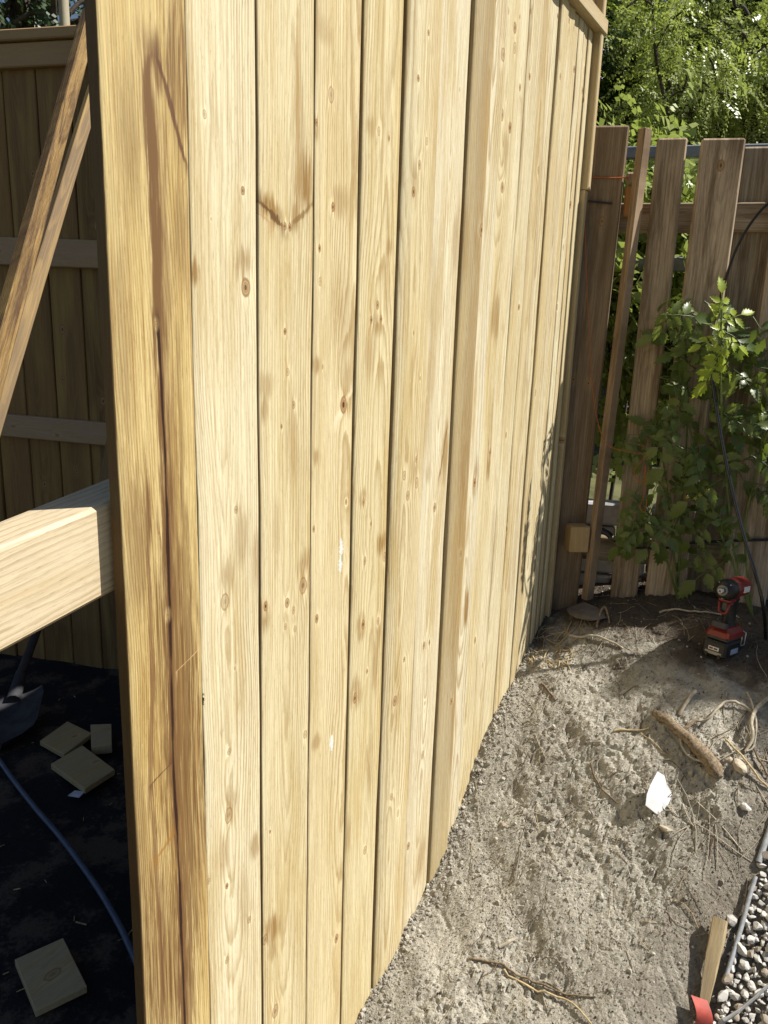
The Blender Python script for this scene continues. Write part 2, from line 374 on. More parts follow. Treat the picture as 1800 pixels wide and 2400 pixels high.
ST = {
 0: [(418, 170, 30, 230, .75), (430, 560, 26, 150, .5), (415, 1560, 60, 480, .85), (390, 2250, 80, 300, .95), (440, 1900, 55, 430, .9), (300, 320, 34, 200, .5), (318, 1280, 34, 260, .55), (345, 1205, 12, 140, .8), (372, 160, 18, 70, .8), (290, 800, 30, 300, .4), (330, 2000, 30, 300, .5)],
 1: [(462, 640, 13, 40, .75), (576, 625, 20, 48, .62), (462, 1180, 9, 40, .7), (570, 1270, 20, 90, .42), (603, 1310, 14, 90, .48), (536, 1360, 20, 70, .5), (470, 1500, 7, 50, .6), (545, 1880, 18, 52, .5), (530, 2000, 20, 60, .35), (600, 1985, 16, 40, .5), (575, 2120, 16, 120, .33)],
 2: [(714, 440, 24, 78, .78), (700, 300, 15, 190, .42), (695, 510, 12, 40, .6), (628, 482, 20, 34, .8), (650, 508, 16, 30, .72), (625, 905, 24, 40, .42), (622, 960, 10, 36, .6), (640, 2180, 22, 46, .75), (640, 2230, 12, 34, .5), (622, 1450, 12, 46, .55), (712, 1330, 18, 50, .5), (690, 1050, 14, 120, .3), (650, 1240, 10, 110, .28)],
 3: [(800, 470, 24, 40, .42), (740, 300, 8, 30, .45), (742, 855, 12, 26, .55), (742, 1070, 10, 24, .5), (820, 900, 24, 60, .35), (812, 780, 22, 160, .28), (740, 1740, 14, 26, .5), (758, 70, 26, 36, .3), (790, 700, 18, 120, .22)],
 4: [(884, 760, 14, 34, .5), (893, 1275, 13, 34, .72), (852, 1170, 9, 30, .55), (845, 1470, 12, 40, .6), (886, 1480, 9, 60, .55), (880, 1560, 6, 80, .5), (834, 1625, 16, 50, .6), (865, 830, 14, 60, .32), (905, 640, 10, 160, .25), (870, 300, 14, 26, .45), (912, 580, 9, 26, .5), (815, 1960, 10, 60, .4), (865, 1800, 6, 110, .45)],
 5: [(960, 430, 9, 60, .4), (946, 120, 5, 300, .35), (918, 1640, 10, 40, .5), (1006, 500, 12, 300, .25), (960, 1100, 12, 60, .35)],
 6: [(1040, 1060, 8, 80, .62), (1066, 560, 10, 90, .42), (1000, 1110, 7, 30, .35), (1010, 840, 10, 300, .2), (985, 2010, 9, 70, .45)],
 7: [(1080, 560, 12, 120, .35), (1120, 300, 16, 400, .32), (1088, 900, 15, 400, .34), (1062, 1300, 14, 400, .34), (1085, 1420, 6, 60, .8), (1106, 1120, 6, 60, .6), (1050, 1700, 9, 150, .45)],
 8: [(1157, 745, 14, 62, .62), (1140, 1080, 5, 60, .75), (1150, 1000, 8, 80, .4), (1180, 350, 8, 60, .4)],
 9: [(1229, 640, 6, 300, .25), (1237, 130, 6, 100, .3)],
 10: [(1252, 600, 6, 500, .35), (1274, 90, 6, 160, .35), (1205, 1300, 6, 200, .4)],
 11: [(1290, 600, 8, 300, .22), (1228, 1250, 8, 260, .3)],
 12: [(1280, 1000, 4, 60, .4)],
}
# marks on the far planks go to whichever plank they lie on
def _owner(px, py):
    y = on_fence(px, py).y
    for k in range(len(EDGE) - 1):
        if EDGE[k] <= y < EDGE[k + 1]: return k
    return len(EDGE) - 2
_k2 = {k: [] for k in range(len(EDGE) - 1)}; _s2 = {k: [] for k in range(len(EDGE) - 1)}
for k, l in KN.items():
    for q in l: (_k2[k] if k < 7 else _k2[_owner(q[0], q[1])]).append(q)
for k, l in ST.items():
    for q in l: (_s2[k] if k < 7 else _s2[_owner(q[0], q[1])]).append(q)
KN, ST = _k2, _s2
JOINT = [0, .0007, .0022, .0011, .0020, .0020, .0017, .0012, .0005] + [.0007, .0005, .0008] * 4
OFF = [.002, .0, .001, .0, .0, .012, .003, .019, .011, .006, .004, .002, .006, .003, .006, .004, .002, .005, .003, .005]
PALE = [(.60, .47, .215), (0.694, 0.614, 0.414), (0.653, 0.567, 0.353), (0.663, 0.567, 0.347), (0.643, 0.557, 0.336), (0.653, 0.567, 0.358), (0.704, 0.630, 0.448), (0.449, 0.373, 0.224),
        (0.673, 0.609, 0.437), (0.643, 0.557, 0.347), (0.673, 0.598, 0.403), (0.653, 0.578, 0.381), (0.592, 0.493, 0.291), (0.673, 0.604, 0.414), (0.581, 0.488, 0.291), (0.663, 0.588, 0.392), (0.622, 0.525, 0.325), (0.683, 0.609, 0.414), (0.612, 0.520, 0.325), (0.673, 0.588, 0.381)]
PITHS = [(-.09, .13, .0), (-.06, -.01, .012), (-.03, .005, .02), (-.05, .06, .0), (-.04, .015, -.012), (-.06, -.02, .01), (-.045, .0, .022), (-.03, .02, .018)] + [(-.05, rnd.uniform(-.03, .03), .01) for _ in range(13)]

def plank_mesh(name, w, z0, z1, th, prof, mat, seg=14, rg=rnd, edge=.0045, warp=.0015):
    """prof(t) -> extra x for t in -1..1"""
    hw = w / 2; cs = []
    ts = [-1, -1 + .6 * edge / hw, -1 + 1.6 * edge / hw, -.6, -.25, .1, .4, .7, 1 - 1.6 * edge / hw, 1 - .6 * edge / hw, 1]
    dip = [edge, edge * .35, 0, 0, 0, 0, 0, 0, 0, edge * .35, edge]
    for t, d in zip(ts, dip): cs.append((prof(t) - d, t * hw))
    cs.append((-th, hw)); cs.append((-th, -hw))
    n = len(cs); mb = MB(); vs = []
    for i in range(seg + 1):
        z = z0 + (z1 - z0) * i / seg
        j = rg.uniform(-warp, warp); jl = rg.uniform(-.0009, .0009); jr = rg.uniform(-.0009, .0009)
        for k, (x, y) in enumerate(cs):
            yy = y + (jl if y < -hw * .9 else jr if y > hw * .9 else 0)
            vs.append((x + (j if k < 11 else 0), yy, z))
    fs = []; sm = []
    for i in range(seg):
        for k in range(n):
            fs.append((i * n + k, i * n + (k + 1) % n, (i + 1) * n + (k + 1) % n, (i + 1) * n + k))
    mb.add(vs, fs, True)
    mb.sm = [(q % n) < 10 for q in range(len(fs))]
    mb.add(vs[:n], [tuple(range(n - 1, -1, -1))]); mb.add(vs[-n:], [tuple(range(n))])
    return mb.mesh(name, mat)

def px_local(k, px, py):
    p = on_fence(px, py); return p.y - (EDGE[k] + EDGE[k + 1]) / 2, p.z, (p - CAM).dot(FW)
for k in range(len(EDGE) - 1):
    a, b = EDGE[k], EDGE[k + 1]; yc = (a + b) / 2; g0 = JOINT[k]; g1 = JOINT[k + 1]; yc += (g0 - g1) / 2
    w = b - a - g0 - g1
    kn = []
    for (px, py, r) in KN.get(k, []):
        y, z, d = px_local(k, px, py); kn.append((y, z, r * .60 * d / F_PX))
    st = []
    for (px, py, wx, wy, am) in ST.get(k, []):
        y, z, d = px_local(k, px, py); y2 = px_local(k, px + wx, py)[0]
        st.append((y, z, max(.004, abs(y2 - y)) * 1.15, wy * 1.1 * d / F_PX, am))
    for _ in range(5):      # the part of the plank above and below the picture
        kn.append((rnd.uniform(-.05, .05), rnd.choice((rnd.uniform(-.3, -.1), rnd.uniform(2.2, 2.4))), rnd.uniform(.003, .008)))
    sk = []; fl = []
    if k == 0:
        def path(pts): 
            q = [px_local(0, *p)[:2] for p in pts]; return sorted([(z, y) for y, z in q])
        DK = (.11, .048, .022); MD = (.155, .072, .03)
        sk.append((path([(352, 128), (346, 200), (352, 330), (364, 500), (372, 700), (378, 900), (388, 1100), (394, 1300), (398, 1500), (404, 1700), (413, 1900), (421, 2100), (428, 2300), (436, 2480)]), .0125, 1.0, (.105, .047, .02)))
        sk.append((path([(352, 90), (350, 200), (358, 330), (370, 500), (380, 700), (386, 900), (394, 1100), (402, 1300), (408, 1500), (412, 1700), (420, 1900), (428, 2100), (436, 2300), (442, 2480)]), .024, .6, (.20, .11, .04)))
        sk.append((path([(366, 135), (384, 190), (402, 260), (420, 330), (436, 385)]), .0055, .9, DK))
        sk.append((path([(370, 760), (382, 960), (392, 1250), (398, 1500), (405, 1750), (416, 2000), (424, 2200), (436, 2480)]), .0036, 1.0, (.030, .012, .007)))
        sk.append((path([(345, 1160), (350, 1400), (356, 1600), (352, 1780), (360, 1960), (372, 2150), (380, 2480)]), .006, .65, MD))
        sk.append((path([(418, 780), (424, 1000), (430, 1250), (436, 1500), (442, 1800), (448, 2480)]), .0065, .4, (.17, .10, .04)))
        sk.append((path([(355, 1838), (378, 1812), (400, 1790)]), .006, .8, DK))
        sk.append((path([(365, 2010), (384, 1985), (402, 1955)]), .009, .7, (.30, .14, .03)))
        sk.append((path([(412, 1572), (440, 1545), (462, 1522)]), .0025, .8, (.55, .36, .17)))
    if k == 2:
        path2 = lambda pts: sorted([(z, y) for y, z in [px_local(2, *p)[:2] for p in pts]])
        sk.append((path2([(604, 468), (622, 484), (640, 500), (652, 520), (668, 532)]), .013, .95, (.12, .06, .02)))
        sk.append((path2([(734, 470), (716, 495), (700, 512), (686, 524)]), .011, .8, (.20, .11, .03)))
        sk.append((path2([(606, 500), (625, 512), (636, 535)]), .012, .6, (.38, .23, .10)))
        sk.append((path2([(700, 20), (698, 200), (700, 420)]), .0045, .6, (.36, .22, .06)))
    if k == 4:
        path4 = lambda pts: sorted([(z, y) for y, z in [px_local(4, *p)[:2] for p in pts]])
        sk.append((path4([(898, 20), (894, 300), (890, 700), (884, 1100)]), .003, .5, (.36, .22, .06)))
    if k == 3:
        path3 = lambda pts: sorted([(z, y) for y, z in [px_local(3, *p)[:2] for p in pts]])
        sk.append((path3([(790, 990), (808, 950), (828, 915)]), .010, .7, (.74, .64, .44)))
    if k == 6:
        path6 = lambda pts: sorted([(z, y) for y, z in [px_local(6, *p)[:2] for p in pts]])
        sk.append((path6([(1026, 1120), (1036, 1060), (1046, 1000)]), .005, .8, (.22, .12, .03)))
    if k == 1:
        y, z, d = px_local(1, 477, 1642); fl.append((y, z, .0042, .014, (.008, .005, .003)))
    if k == 3:
        for q, c in (((802, 1285), (.66, .68, .66)), ((800, 1320), (.66, .68, .66)), ((778, 1742), (.68, .70, .70)), ((803, 1310), (.30, .38, .26))):
            y, z, d = px_local(3, *q); fl.append((y, z, .008 if c[0] > .5 else .003, .022 if c[0] > .5 else .010, c))
    pr = PITHS[k]
    mat = wood('plank_wood_%d' % k, seed=k + 1, pale=PALE[k], pith=pr[:2], tilt=pr[2], knots=kn, stains=st, streaks=sk, fleck=fl,
               spacing=.0036 if k == 0 else rnd.uniform(.0042, .0058), contrast=1.0 if k == 0 else .85, warm=.7 if k == 0 else rnd.uniform(.55, .8), streaky=.75 if k == 0 else rnd.uniform(.42, .55), fibrous=.08 if k == 0 else .5, scolor=(.15, .075, .024) if k == 0 else (.235, .120, .022), edge_y=w / 2, edge_a=.93 if k == 0 else .65 if k < 7 else .4, tone=(.42, .28, .085) if k == 0 else (.49, .355, .14),
               line=(.25, .13, .035) if k == 0 else (.32, .20, .065), bstr=.5 if k == 0 else .3)
    if k == 7: prof = lambda t: -.010 * max(0, (.9 - t) / 1.9) ** 1.2
    elif k == 5: prof = lambda t: -.004 * abs(t) ** 2 - .005 * max(0, -t - .55) / .45
    elif k == 0: prof = lambda t: 0.0
    else:
        c1 = rnd.uniform(-.0035, .0035); c2 = rnd.uniform(-.002, .002)
        prof = (lambda c1, c2: (lambda t: c1 * (t * t - 1) * (1 if c1 > 0 else -1) * .8 + c2 * t))(c1, c2)
    me = plank_mesh('plank', w, 0, TRIM_Z - .0 + .4, .021, prof, mat, edge=.0026 if k in (0, 1, 2, 3) else .0042)
    # local z = world z for the material: mesh is built from the world's zero
    for v in me.vertices: v.co.z -= .4
    o = link('plank', me, fence, Vector((OFF[k], yc, 0)) - FB)
    o.rotation_euler = (rnd.uniform(-.0008, .0008), rnd.uniform(-.001, .001), 0)
    if k == 0: o['label'] = 'end plank darkly streaked with brown heartwood and a long crack'
# top trim rail, end trim, end post, recessed top panel and cap
wood_trim = wood('trim_wood', 31, (.50, .40, .24), knots=[(.01, .3, .006), (-.01, 1.2, .006)], contrast=.4)
wood_dark = wood('shade_tinted_wood', 32, (.40, .27, .12), contrast=.5)  # darker wood: the shade of the recess put into the colour
rotY = Matrix.Rotation(R(-90), 3, 'X')   # local z -> world y
qY = Quaternion((1, 0, 0), R(-90))
MB().box((-.020, -.022, 0), (.010, .020, 2.0), .003).build('trim_rail', wood_trim, fence, Vector((.018, .45, TRIM_Z + .024)) - FB, qY)
MB().box((-.055, -.07, 0), (-.035, .07, .34), .002).build('top_panel', wood_dark, fence, Vector((0, 2.06, TRIM_Z + .125)) - FB, qY)
MB().box((-.02, -.011, -.3), (.011, .012, 1.984), .002).build('edge_strip', wood_trim, fence, Vector((.004, 2.420, 0)) - FB)
MB().box((-.018, -.012, 1.985), (.016, .013, TRIM_Z + .20), .003).build('end_trim', wood_trim, fence, Vector((.006, 2.424, 0)) - FB)
MB().box((-.105, -.045, -.35), (-.004, .045, TRIM_Z + .238), .005).build('post', wood('post_wood', 33, (.46, .335, .16), knots=[(0, .7, .008), (.02, 1.5, .006)]), fence, Vector((0, 2.44, 0)) - FB)
# sloping timber rail bolted to the back of the planks
br = (Vector((-.027, .63, 1.265)) - Vector((-.027, .489, 1.236))).normalized()
qr = Vector((0, 0, 1)).rotation_difference(br)
wood_rail = wood('rail_wood', 34, (.66, .545, .37), line=(.27, .165, .07), spacing=.0080, pith=(-.02, .03), tilt=.03, contrast=1.0, streaky=.12, knots=[(.02, .55, .010), (-.05, 1.3, .008)], bstr=.15)
rl = MB(); rl.box((-.09, -.066, 0), (0, .066, 1.9), .006)
c0 = Vector((-.029, .63, 1.199)) - br * 1.0
# orient: local z along br, local x along world x
ax = Vector((1, 0, 0)); ay = br.cross(ax)
M3 = Matrix((ax, ay, br)).transposed()
rl.build('rail', wood_rail, fence, c0 - FB, M3.to_quaternion())

# ================================================================== GROUND
def dirt_mat(crumb=False):
    T = NT('dry_soil' if not crumb else 'soil_crumb'); C = T.obj(); dxy = T.n('ShaderNodeSeparateXYZ'); T.put(dxy.inputs[0], C); DX, DY = dxy.outputs[0], dxy.outputs[1]
    a = T.noise(C, 4, 3, .6); b = T.noise(C, 26, 5, .65); c = T.noise(C, 260, 4, .7); e = T.noise(C, 900, 2, .6)
    col = T.mix(T.rng(a, .35, .68), (.34, .312, .252), (.45, .418, .345))
    col = T.mix(T.rng(b, .46, .66, 0, .8), col, (.165, .14, .105))
    col = T.mix(T.rng(T.noise(C, 2.3, 4, .65), .46, .62, 0, .6), col, (.215, .185, .14))
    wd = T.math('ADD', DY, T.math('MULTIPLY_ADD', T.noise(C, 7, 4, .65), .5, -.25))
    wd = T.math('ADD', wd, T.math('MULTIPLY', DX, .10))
    col = T.mix(T.rng(c, .3, .75, 0, .55), col, (.55, .52, .445))
    col = T.mix(T.rng(e, .58, .72, 0, .5), col, (.66, .63, .56))
    h = T.math('ADD', T.math('MULTIPLY', c, .7), T.math('MULTIPLY', b, 1.2))
    if crumb:
        ri = T.n('ShaderNodeNewGeometry').outputs['Random Per Island']
        col = T.mix(T.rng(ri, .0, .35, .75, 0), col, (.17, .14, .105)); col = T.mix(T.rng(ri, .6, 1., 0, .6), col, (.58, .55, .47))
    col = T.mix(T.rng(wd, 2.24, 2.40, 0, .92), col, (.080, .061, .044))  # shade painted in: far soil darkened towards the back fence
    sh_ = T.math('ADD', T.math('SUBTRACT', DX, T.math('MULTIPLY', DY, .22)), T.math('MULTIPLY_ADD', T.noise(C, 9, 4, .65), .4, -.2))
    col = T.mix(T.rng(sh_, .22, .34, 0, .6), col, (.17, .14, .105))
    return T.done(col, .95, h, .9, .006, .1)
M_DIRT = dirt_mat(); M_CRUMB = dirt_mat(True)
def grid_mesh(name, xs, ys, zf, mat):
    X, Y = np.meshgrid(xs, ys); Z = zf(X, Y); nx, ny = len(xs), len(ys)
    co = np.stack([X, Y, Z], -1).reshape(-1, 3)
    i = np.arange(ny - 1)[:, None] * nx + np.arange(nx - 1)[None, :]
    q = np.stack([i, i + 1, i + nx + 1, i + nx], -1).reshape(-1, 4)
    me = bpy.data.meshes.new(name); me.vertices.add(len(co)); me.vertices.foreach_set('co', co.ravel())
    me.loops.add(q.size); me.loops.foreach_set('vertex_index', q.ravel().astype(np.int32))
    me.polygons.add(len(q)); me.polygons.foreach_set('loop_start', (np.arange(len(q)) * 4).astype(np.int32))
    me.polygons.foreach_set('loop_total', np.full(len(q), 4, np.int32)); me.update(calc_edges=True); me.validate()
    me.materials.append(mat); me.polygons.foreach_set('use_smooth', np.ones(len(q), bool)); return me
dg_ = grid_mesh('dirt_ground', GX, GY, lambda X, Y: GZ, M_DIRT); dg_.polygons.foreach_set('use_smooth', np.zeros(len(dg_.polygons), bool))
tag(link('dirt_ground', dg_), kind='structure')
# far yard, horizon sheet, and the black landscape fabric behind the fence
M_YARD = plain('yard_soil', (.10, .10, .045), .95, .1, var=.4, scale=3)
mb = MB(); mb.add([(-300, 300, -.62), (300, 300, -.62), (300, -300, -.62), (-300, -300, -.62)], [(3, 2, 1, 0)])
tag(mb.build('ground', M_YARD), kind='structure')
mb = MB(); mb.add([(-9, 2.0, .5), (9, 4.25, .5), (9, 30, .7), (-9, 30, .7)], [(0, 1, 2, 3)])
tag(mb.build('neighbour_yard', M_YARD), kind='structure')
def fabric_mat():
    T = NT('landscape_fabric'); C = T.obj()
    n = T.noise(C, 7, 4, .6); f = T.noise(C, 90, 4, .7)
    soil = T.rng(T.math('ADD', n, T.math('MULTIPLY', f, .35)), .66, .80)
    col = T.mix(soil, (.012, .012, .015), (.075, .060, .045))
    col = T.mix(T.rng(f, .68, .74, 0, .5), col, (.13, .11, .09))
    return T.done(col, .8, T.math('ADD', f, T.math('MULTIPLY', n, 2.)), .6, .006, .2)
def left_z(X, Y):
    d = np.clip((Y - (.9 - .55 * X)) / .8, 0, 1)   # loose soil bank towards the back fence
    return .1 + (fbm(X * 4, Y * 4, 55, 3) - .44) * .03 + d * (fbm(X * 16, Y * 16, 61, 3) - .38) * .09
M_FAB = fabric_mat()
tag(link('fabric_ground', grid_mesh('fabric_ground', np.concatenate([np.arange(-7, -2.6, .1), np.arange(-2.6, -.03, .02)]),
    np.arange(-2.2, 2.6, .02), left_z, M_FAB)), kind='structure')

# loose clods on the mound: one uncountable mass
def clods(name, pts, mat, rmin, rmax, seed=3, pw=2.2, octa=False):
    rg = np.random.RandomState(seed); t = (1 + 5 ** .5) / 2
    base = np.array([(-1, t, 0), (1, t, 0), (-1, -t, 0), (1, -t, 0), (0, -1, t), (0, 1, t), (0, -1, -t), (0, 1, -t), (t, 0, -1), (t, 0, 1), (-t, 0, -1), (-t, 0, 1)]) / 1.9
    F = np.array([(0, 11, 5), (0, 5, 1), (0, 1, 7), (0, 7, 10), (0, 10, 11), (1, 5, 9), (5, 11, 4), (11, 10, 2), (10, 7, 6), (7, 1, 8), (3, 9, 4), (3, 4, 2), (3, 2, 6), (3, 6, 8), (3, 8, 9), (4, 9, 5), (2, 4, 11), (6, 2, 10), (8, 6, 7), (9, 8, 1)])
    if octa:
        base = np.array([(1, 0, 0), (-1, 0, 0), (0, 1, 0), (0, -1, 0), (0, 0, 1), (0, 0, -1)], float) * 1.1
        F = np.array([(0, 2, 4), (2, 1, 4), (1, 3, 4), (3, 0, 4), (2, 0, 5), (1, 2, 5), (3, 1, 5), (0, 3, 5)])
    K = len(base); N = len(pts); r = rmin + (rmax - rmin) * rg.rand(N) ** pw
    V = base[None] * (1 + rg.uniform(-.3, .3, (N, K, 1))) * r[:, None, None] * rg.uniform(.6, 1.2, (N, 1, 3))
    a = rg.rand(N) * 6.28; c, s = np.cos(a), np.sin(a)
    V = np.stack([V[..., 0] * c[:, None] - V[..., 1] * s[:, None], V[..., 0] * s[:, None] + V[..., 1] * c[:, None], V[..., 2]], -1)
    V = V + np.asarray(pts)[:, None, :]
    FF = (F[None] + np.arange(N)[:, None, None] * K).reshape(-1, 3)
    me = bpy.data.meshes.new(name); me.from_pydata(V.reshape(-1, 3).tolist(), [], FF.tolist()); me.materials.append(mat)
    return link(name, me)
rg = np.random.RandomState(5)
def dirt_points(n, x0=.0, x1=1.3, y0=1.0, y1=2.75, thr=.36, f=4., s=91):
    X = rg.uniform(x0, x1, n * 4); Y = rg.uniform(y0, y1, n * 4)
    p = np.clip((fbm(X * f, Y * f, s, 3) - thr) * 5, .02, 1); k = rg.rand(n * 4) < p
    X, Y = X[k][:n], Y[k][:n]; return np.stack([X, Y, g_z(X, Y)], -1)
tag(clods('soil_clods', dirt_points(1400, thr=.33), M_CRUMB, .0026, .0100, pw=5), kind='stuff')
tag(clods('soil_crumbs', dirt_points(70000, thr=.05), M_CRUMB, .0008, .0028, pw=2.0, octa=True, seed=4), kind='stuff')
M_BIT = plain('dark_humus', (.045, .034, .025), .95, .1, var=.4, scale=80)
tag(clods('humus_bits', dirt_points(7000, thr=.12), M_BIT, .0008, .0030, seed=6, octa=True, pw=3), kind='stuff')
xe = np.abs(rg.normal(0, .035, 3200)); ye = rg.uniform(1.0, 2.45, 3200)
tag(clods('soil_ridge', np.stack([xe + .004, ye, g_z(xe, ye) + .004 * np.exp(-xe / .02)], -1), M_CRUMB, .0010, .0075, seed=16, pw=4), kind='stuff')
PB = dirt_points(900, thr=.2)
M_PEB = plain('pale_grit', (.42, .39, .33), .9, .2, var=.3, scale=200)
tag(clods('pale_grit', PB, M_PEB, .0012, .005, seed=9), kind='stuff')

# ------------------------------------------------------------------ roots, twigs, straw
M_ROOT = plain('root_bark', (.215, .165, .11), .95, .1, var=.45, scale=150, bstr=1.0)
M_PROOT = plain('pale_root', (.44, .385, .295), .85, .15, var=.25, scale=60)
M_DROOT = plain('dark_root', (.17, .125, .08), .9, .15, var=.3, scale=60)
M_STRAW = plain('dry_straw', (.46, .36, .20), .8, .2, var=.25, scale=90)
def ground_curve(pxs, lift=.004, arch=0.0, n=5):
    P = [on_dirt(*q) for q in pxs]; out = spline(P, n); res = []
    for i, p in enumerate(out):
        t = i / (len(out) - 1)
        z = max(p.z, gq(p.x, p.y)) + lift + arch * math.sin(math.pi * t)
        res.append(Vector((p.x, p.y, z)))
    return res
def root_obj(name, pxs, r0, r1, mat, label, lift=.003, arch=0., group=None, sides=7, lump=.12):
    c = ground_curve(pxs, lift, arch); k = len(c)
    rad = [r0 + (r1 - r0) * i / (k - 1) for i in range(k)]
    base = c[0].copy(); mb = MB().tube([p - base for p in c], rad, sides, lump=lump)
    return tag(mb.build(name, mat, None, base), label, 'root', group)
# the thick root that bridges a hollow
c = ground_curve([(1532, 1678), (1565, 1705), (1600, 1740), (1635, 1775), (1668, 1806), (1684, 1830)], .006, .012)
b0 = c[0].copy(); k = len(c)
lg = thing('tree_root', 'thick brown cut root lying bent across the dry soil', 'root', b0)
MB().tube([p - b0 for p in c], [.010 + .010 * min(1, (i / k) * 1.5) - .012 * max(0, i / k - .85) / .15 + rnd.uniform(-.001, .001) for i in range(k)], 12, lump=.08).build('bark', M_ROOT, lg)
e = c[int(k * .35)]; MB().tube([e - b0, e - b0 + Vector((.02, .02, .022)), e - b0 + Vector((.03, .045, .03))], [.006, .005, .003], 6, lump=.15).build('side_stub', M_ROOT, lg)
root_obj('root_piece', [(1630, 1626), (1612, 1652), (1592, 1680)], .0055, .0045, M_PROOT, 'short straight pale root piece beside the thick brown root', .005, .006)
root_obj('forked_root', [(1800, 1642), (1772, 1676), (1758, 1712), (1762, 1745), (1745, 1770)], .0062, .0035, M_PROOT, 'pale forked root sticking out from under the tomato plant', .006, .02)
root_obj('long_root', [(1768, 1678), (1735, 1666), (1700, 1662), (1675, 1680), (1655, 1700), (1625, 1700)], .0045, .0028, M_PROOT, 'long pale wiry root curving above the thick brown root', .006, .014)
root_obj('curved_root', [(1562, 1700), (1590, 1740), (1602, 1775), (1640, 1800), (1682, 1812)], .0028, .0036, M_PROOT, 'thin pale root curving along the foot of the thick root', .008, .01)
root_obj('hooked_root', [(1750, 1630), (1762, 1665), (1770, 1710), (1765, 1760), (1748, 1770)], .003, .0022, M_PROOT, 'thin hooked pale root near the forked root', .008, .01)
root_obj('trailing_root', [(1700, 1738), (1735, 1780), (1760, 1812), (1780, 1840), (1800, 1858)], .003, .0022, M_STRAW, 'straw coloured root trailing past the pale oval stone', .006, .008)
root_obj('bowed_root', [(1763, 1755), (1772, 1785), (1790, 1815), (1800, 1832)], .003, .0026, M_DROOT, 'dark bowed root beside the pale oval stone', .006, .008)
root_obj('brown_twig', [(1100, 2250), (1150, 2262), (1200, 2285), (1260, 2312), (1330, 2340), (1395, 2340)], .0035, .0018, M_ROOT, 'long brown twig lying on the bare soil slope', .003, .004)
root_obj('split_twig', [(1180, 2285), (1260, 2330), (1330, 2352), (1370, 2390), (1400, 2420)], .003, .0015, M_STRAW, 'straw brown twig forking off below the long brown twig', .003, .004)
root_obj('white_stick', [(1170, 2222), (1190, 2212), (1207, 2204)], .0045, .0045, M_PROOT, 'tiny pale cut stick on the bare soil slope', .003)
root_obj('dark_twig', [(1270, 1605), (1285, 1625), (1302, 1645)], .004, .0025, M_DROOT, 'short dark twig on the sunlit mound by the fence', .003)
root_obj('slender_twig', [(1385, 1790), (1392, 1820), (1412, 1860), (1448, 1885)], .003, .002, M_DROOT, 'slender dark twig left of the white plastic scrap', .003)
root_obj('thin_straw', [(1502, 1720), (1540, 1755), (1570, 1780)], .0015, .0012, M_STRAW, 'thin straw above the white plastic scrap', .003)
root_obj('flat_root', [(1440, 1718), (1480, 1715), (1520, 1712)], .004, .002, M_STRAW, 'short flattened straw root on the crest of the slope', .003)
root_obj('exposed_root', [(1335, 1492), (1365, 1500), (1405, 1502), (1460, 1524)], .005, .003, M_PROOT, 'pale exposed root along the edge of the fence shadow', .004, .006)
root_obj('shadow_root', [(1545, 1440), (1580, 1436), (1640, 1442), (1690, 1444)], .004, .002, M_PROOT, 'grey root lying in the shade behind the soil crest', .004, .006)
root_obj('arched_twig', [(1398, 1474), (1408, 1450), (1418, 1446), (1428, 1466)], .004, .003, M_ROOT, 'small arched twig in the shade at the fence corner', .004, .03)
def litter(name, n, mat, seed, r, L, area, dens=.3):
    q = random.Random(seed); mb = MB()
    pts = dirt_points(n, *area, thr=dens)
    for p in pts:
        a = q.uniform(0, 6.28); l = q.uniform(*L); bend = q.uniform(-1, 1)
        P = []
        for i in range(5):
            t = i / 4 - .5; x = p[0] + math.cos(a) * l * t - math.sin(a) * bend * l * .5 * (t * t); y = p[1] + math.sin(a) * l * t + math.cos(a) * bend * l * .5 * t * t
            P.append((x, y, 0))
        zz = [gq(v[0], v[1]) for v in P]
        P = [(v[0], v[1], float(z) + .0015 + .006 * q.random() * (1 - (i / 2 - 1) ** 2)) for i, (v, z) in enumerate(zip(P, zz))]
        mb.tube(P, q.uniform(*r), 4, cap=False)
    return tag(mb.build(name, mat), kind='stuff')
litter('fine_rootlets', 170, M_PROOT, 1, (.0003, .0009), (.03, .14), (.0, 1.3, 1.0, 2.7))
litter('fine_straw', 130, M_STRAW, 2, (.0003, .0008), (.02, .09), (.0, 1.3, 1.0, 2.7))
litter('dark_rootlets', 260, M_DROOT, 3, (.0004, .0013), (.015, .09), (.0, 1.3, 1.0, 2.7))
litter('tangled_roots', 80, M_PROOT, 4, (.0005, .0016), (.05, .18), (.55, 1.1, 1.75, 2.2), .1)
litter('shredded_fibres', 60, M_STRAW, 5, (.0008, .0022), (.02, .07), (.0, .16, 2.2, 2.36), .1)

# ------------------------------------------------------------------ stones, gravel
def stone_mesh(name, mat, r, seed, sq=(1, 1, 1)):
    q = random.Random(seed); bm = bmesh.new(); bmesh.ops.create_icosphere(bm, subdivisions=2, radius=1)
    dirs = [Vector((q.gauss(0, 1), q.gauss(0, 1), q.gauss(0, 1))).normalized() for _ in range(12)]; lim = [q.uniform(.50, .82) for _ in dirs]
    for v in bm.verts:
        for d, l in zip(dirs, lim):
            k = v.co.dot(d)
            if k > l: v.co -= d * (k - l)
        v.co *= 1 + q.uniform(-.03, .03)
        v.co = Vector((v.co.x * sq[0], v.co.y * sq[1], v.co.z * sq[2])) * r
    me = bpy.data.meshes.new(name); bm.to_mesh(me); bm.free(); me.materials.append(mat)
    return me
M_GRAV = plain('limestone_gravel', (.50, .475, .435), .85, .25, var=.22, scale=45, bstr=.25)
M_GRAV2 = plain('brown_gravel', (.34, .29, .23), .85, .25, var=.22, scale=45, bstr=.25)
gx0, gy0 = on_dirt(1770, 2200).x, on_dirt(1770, 2200).y
def gz(X, Y): return g_smooth(X, Y) + .004
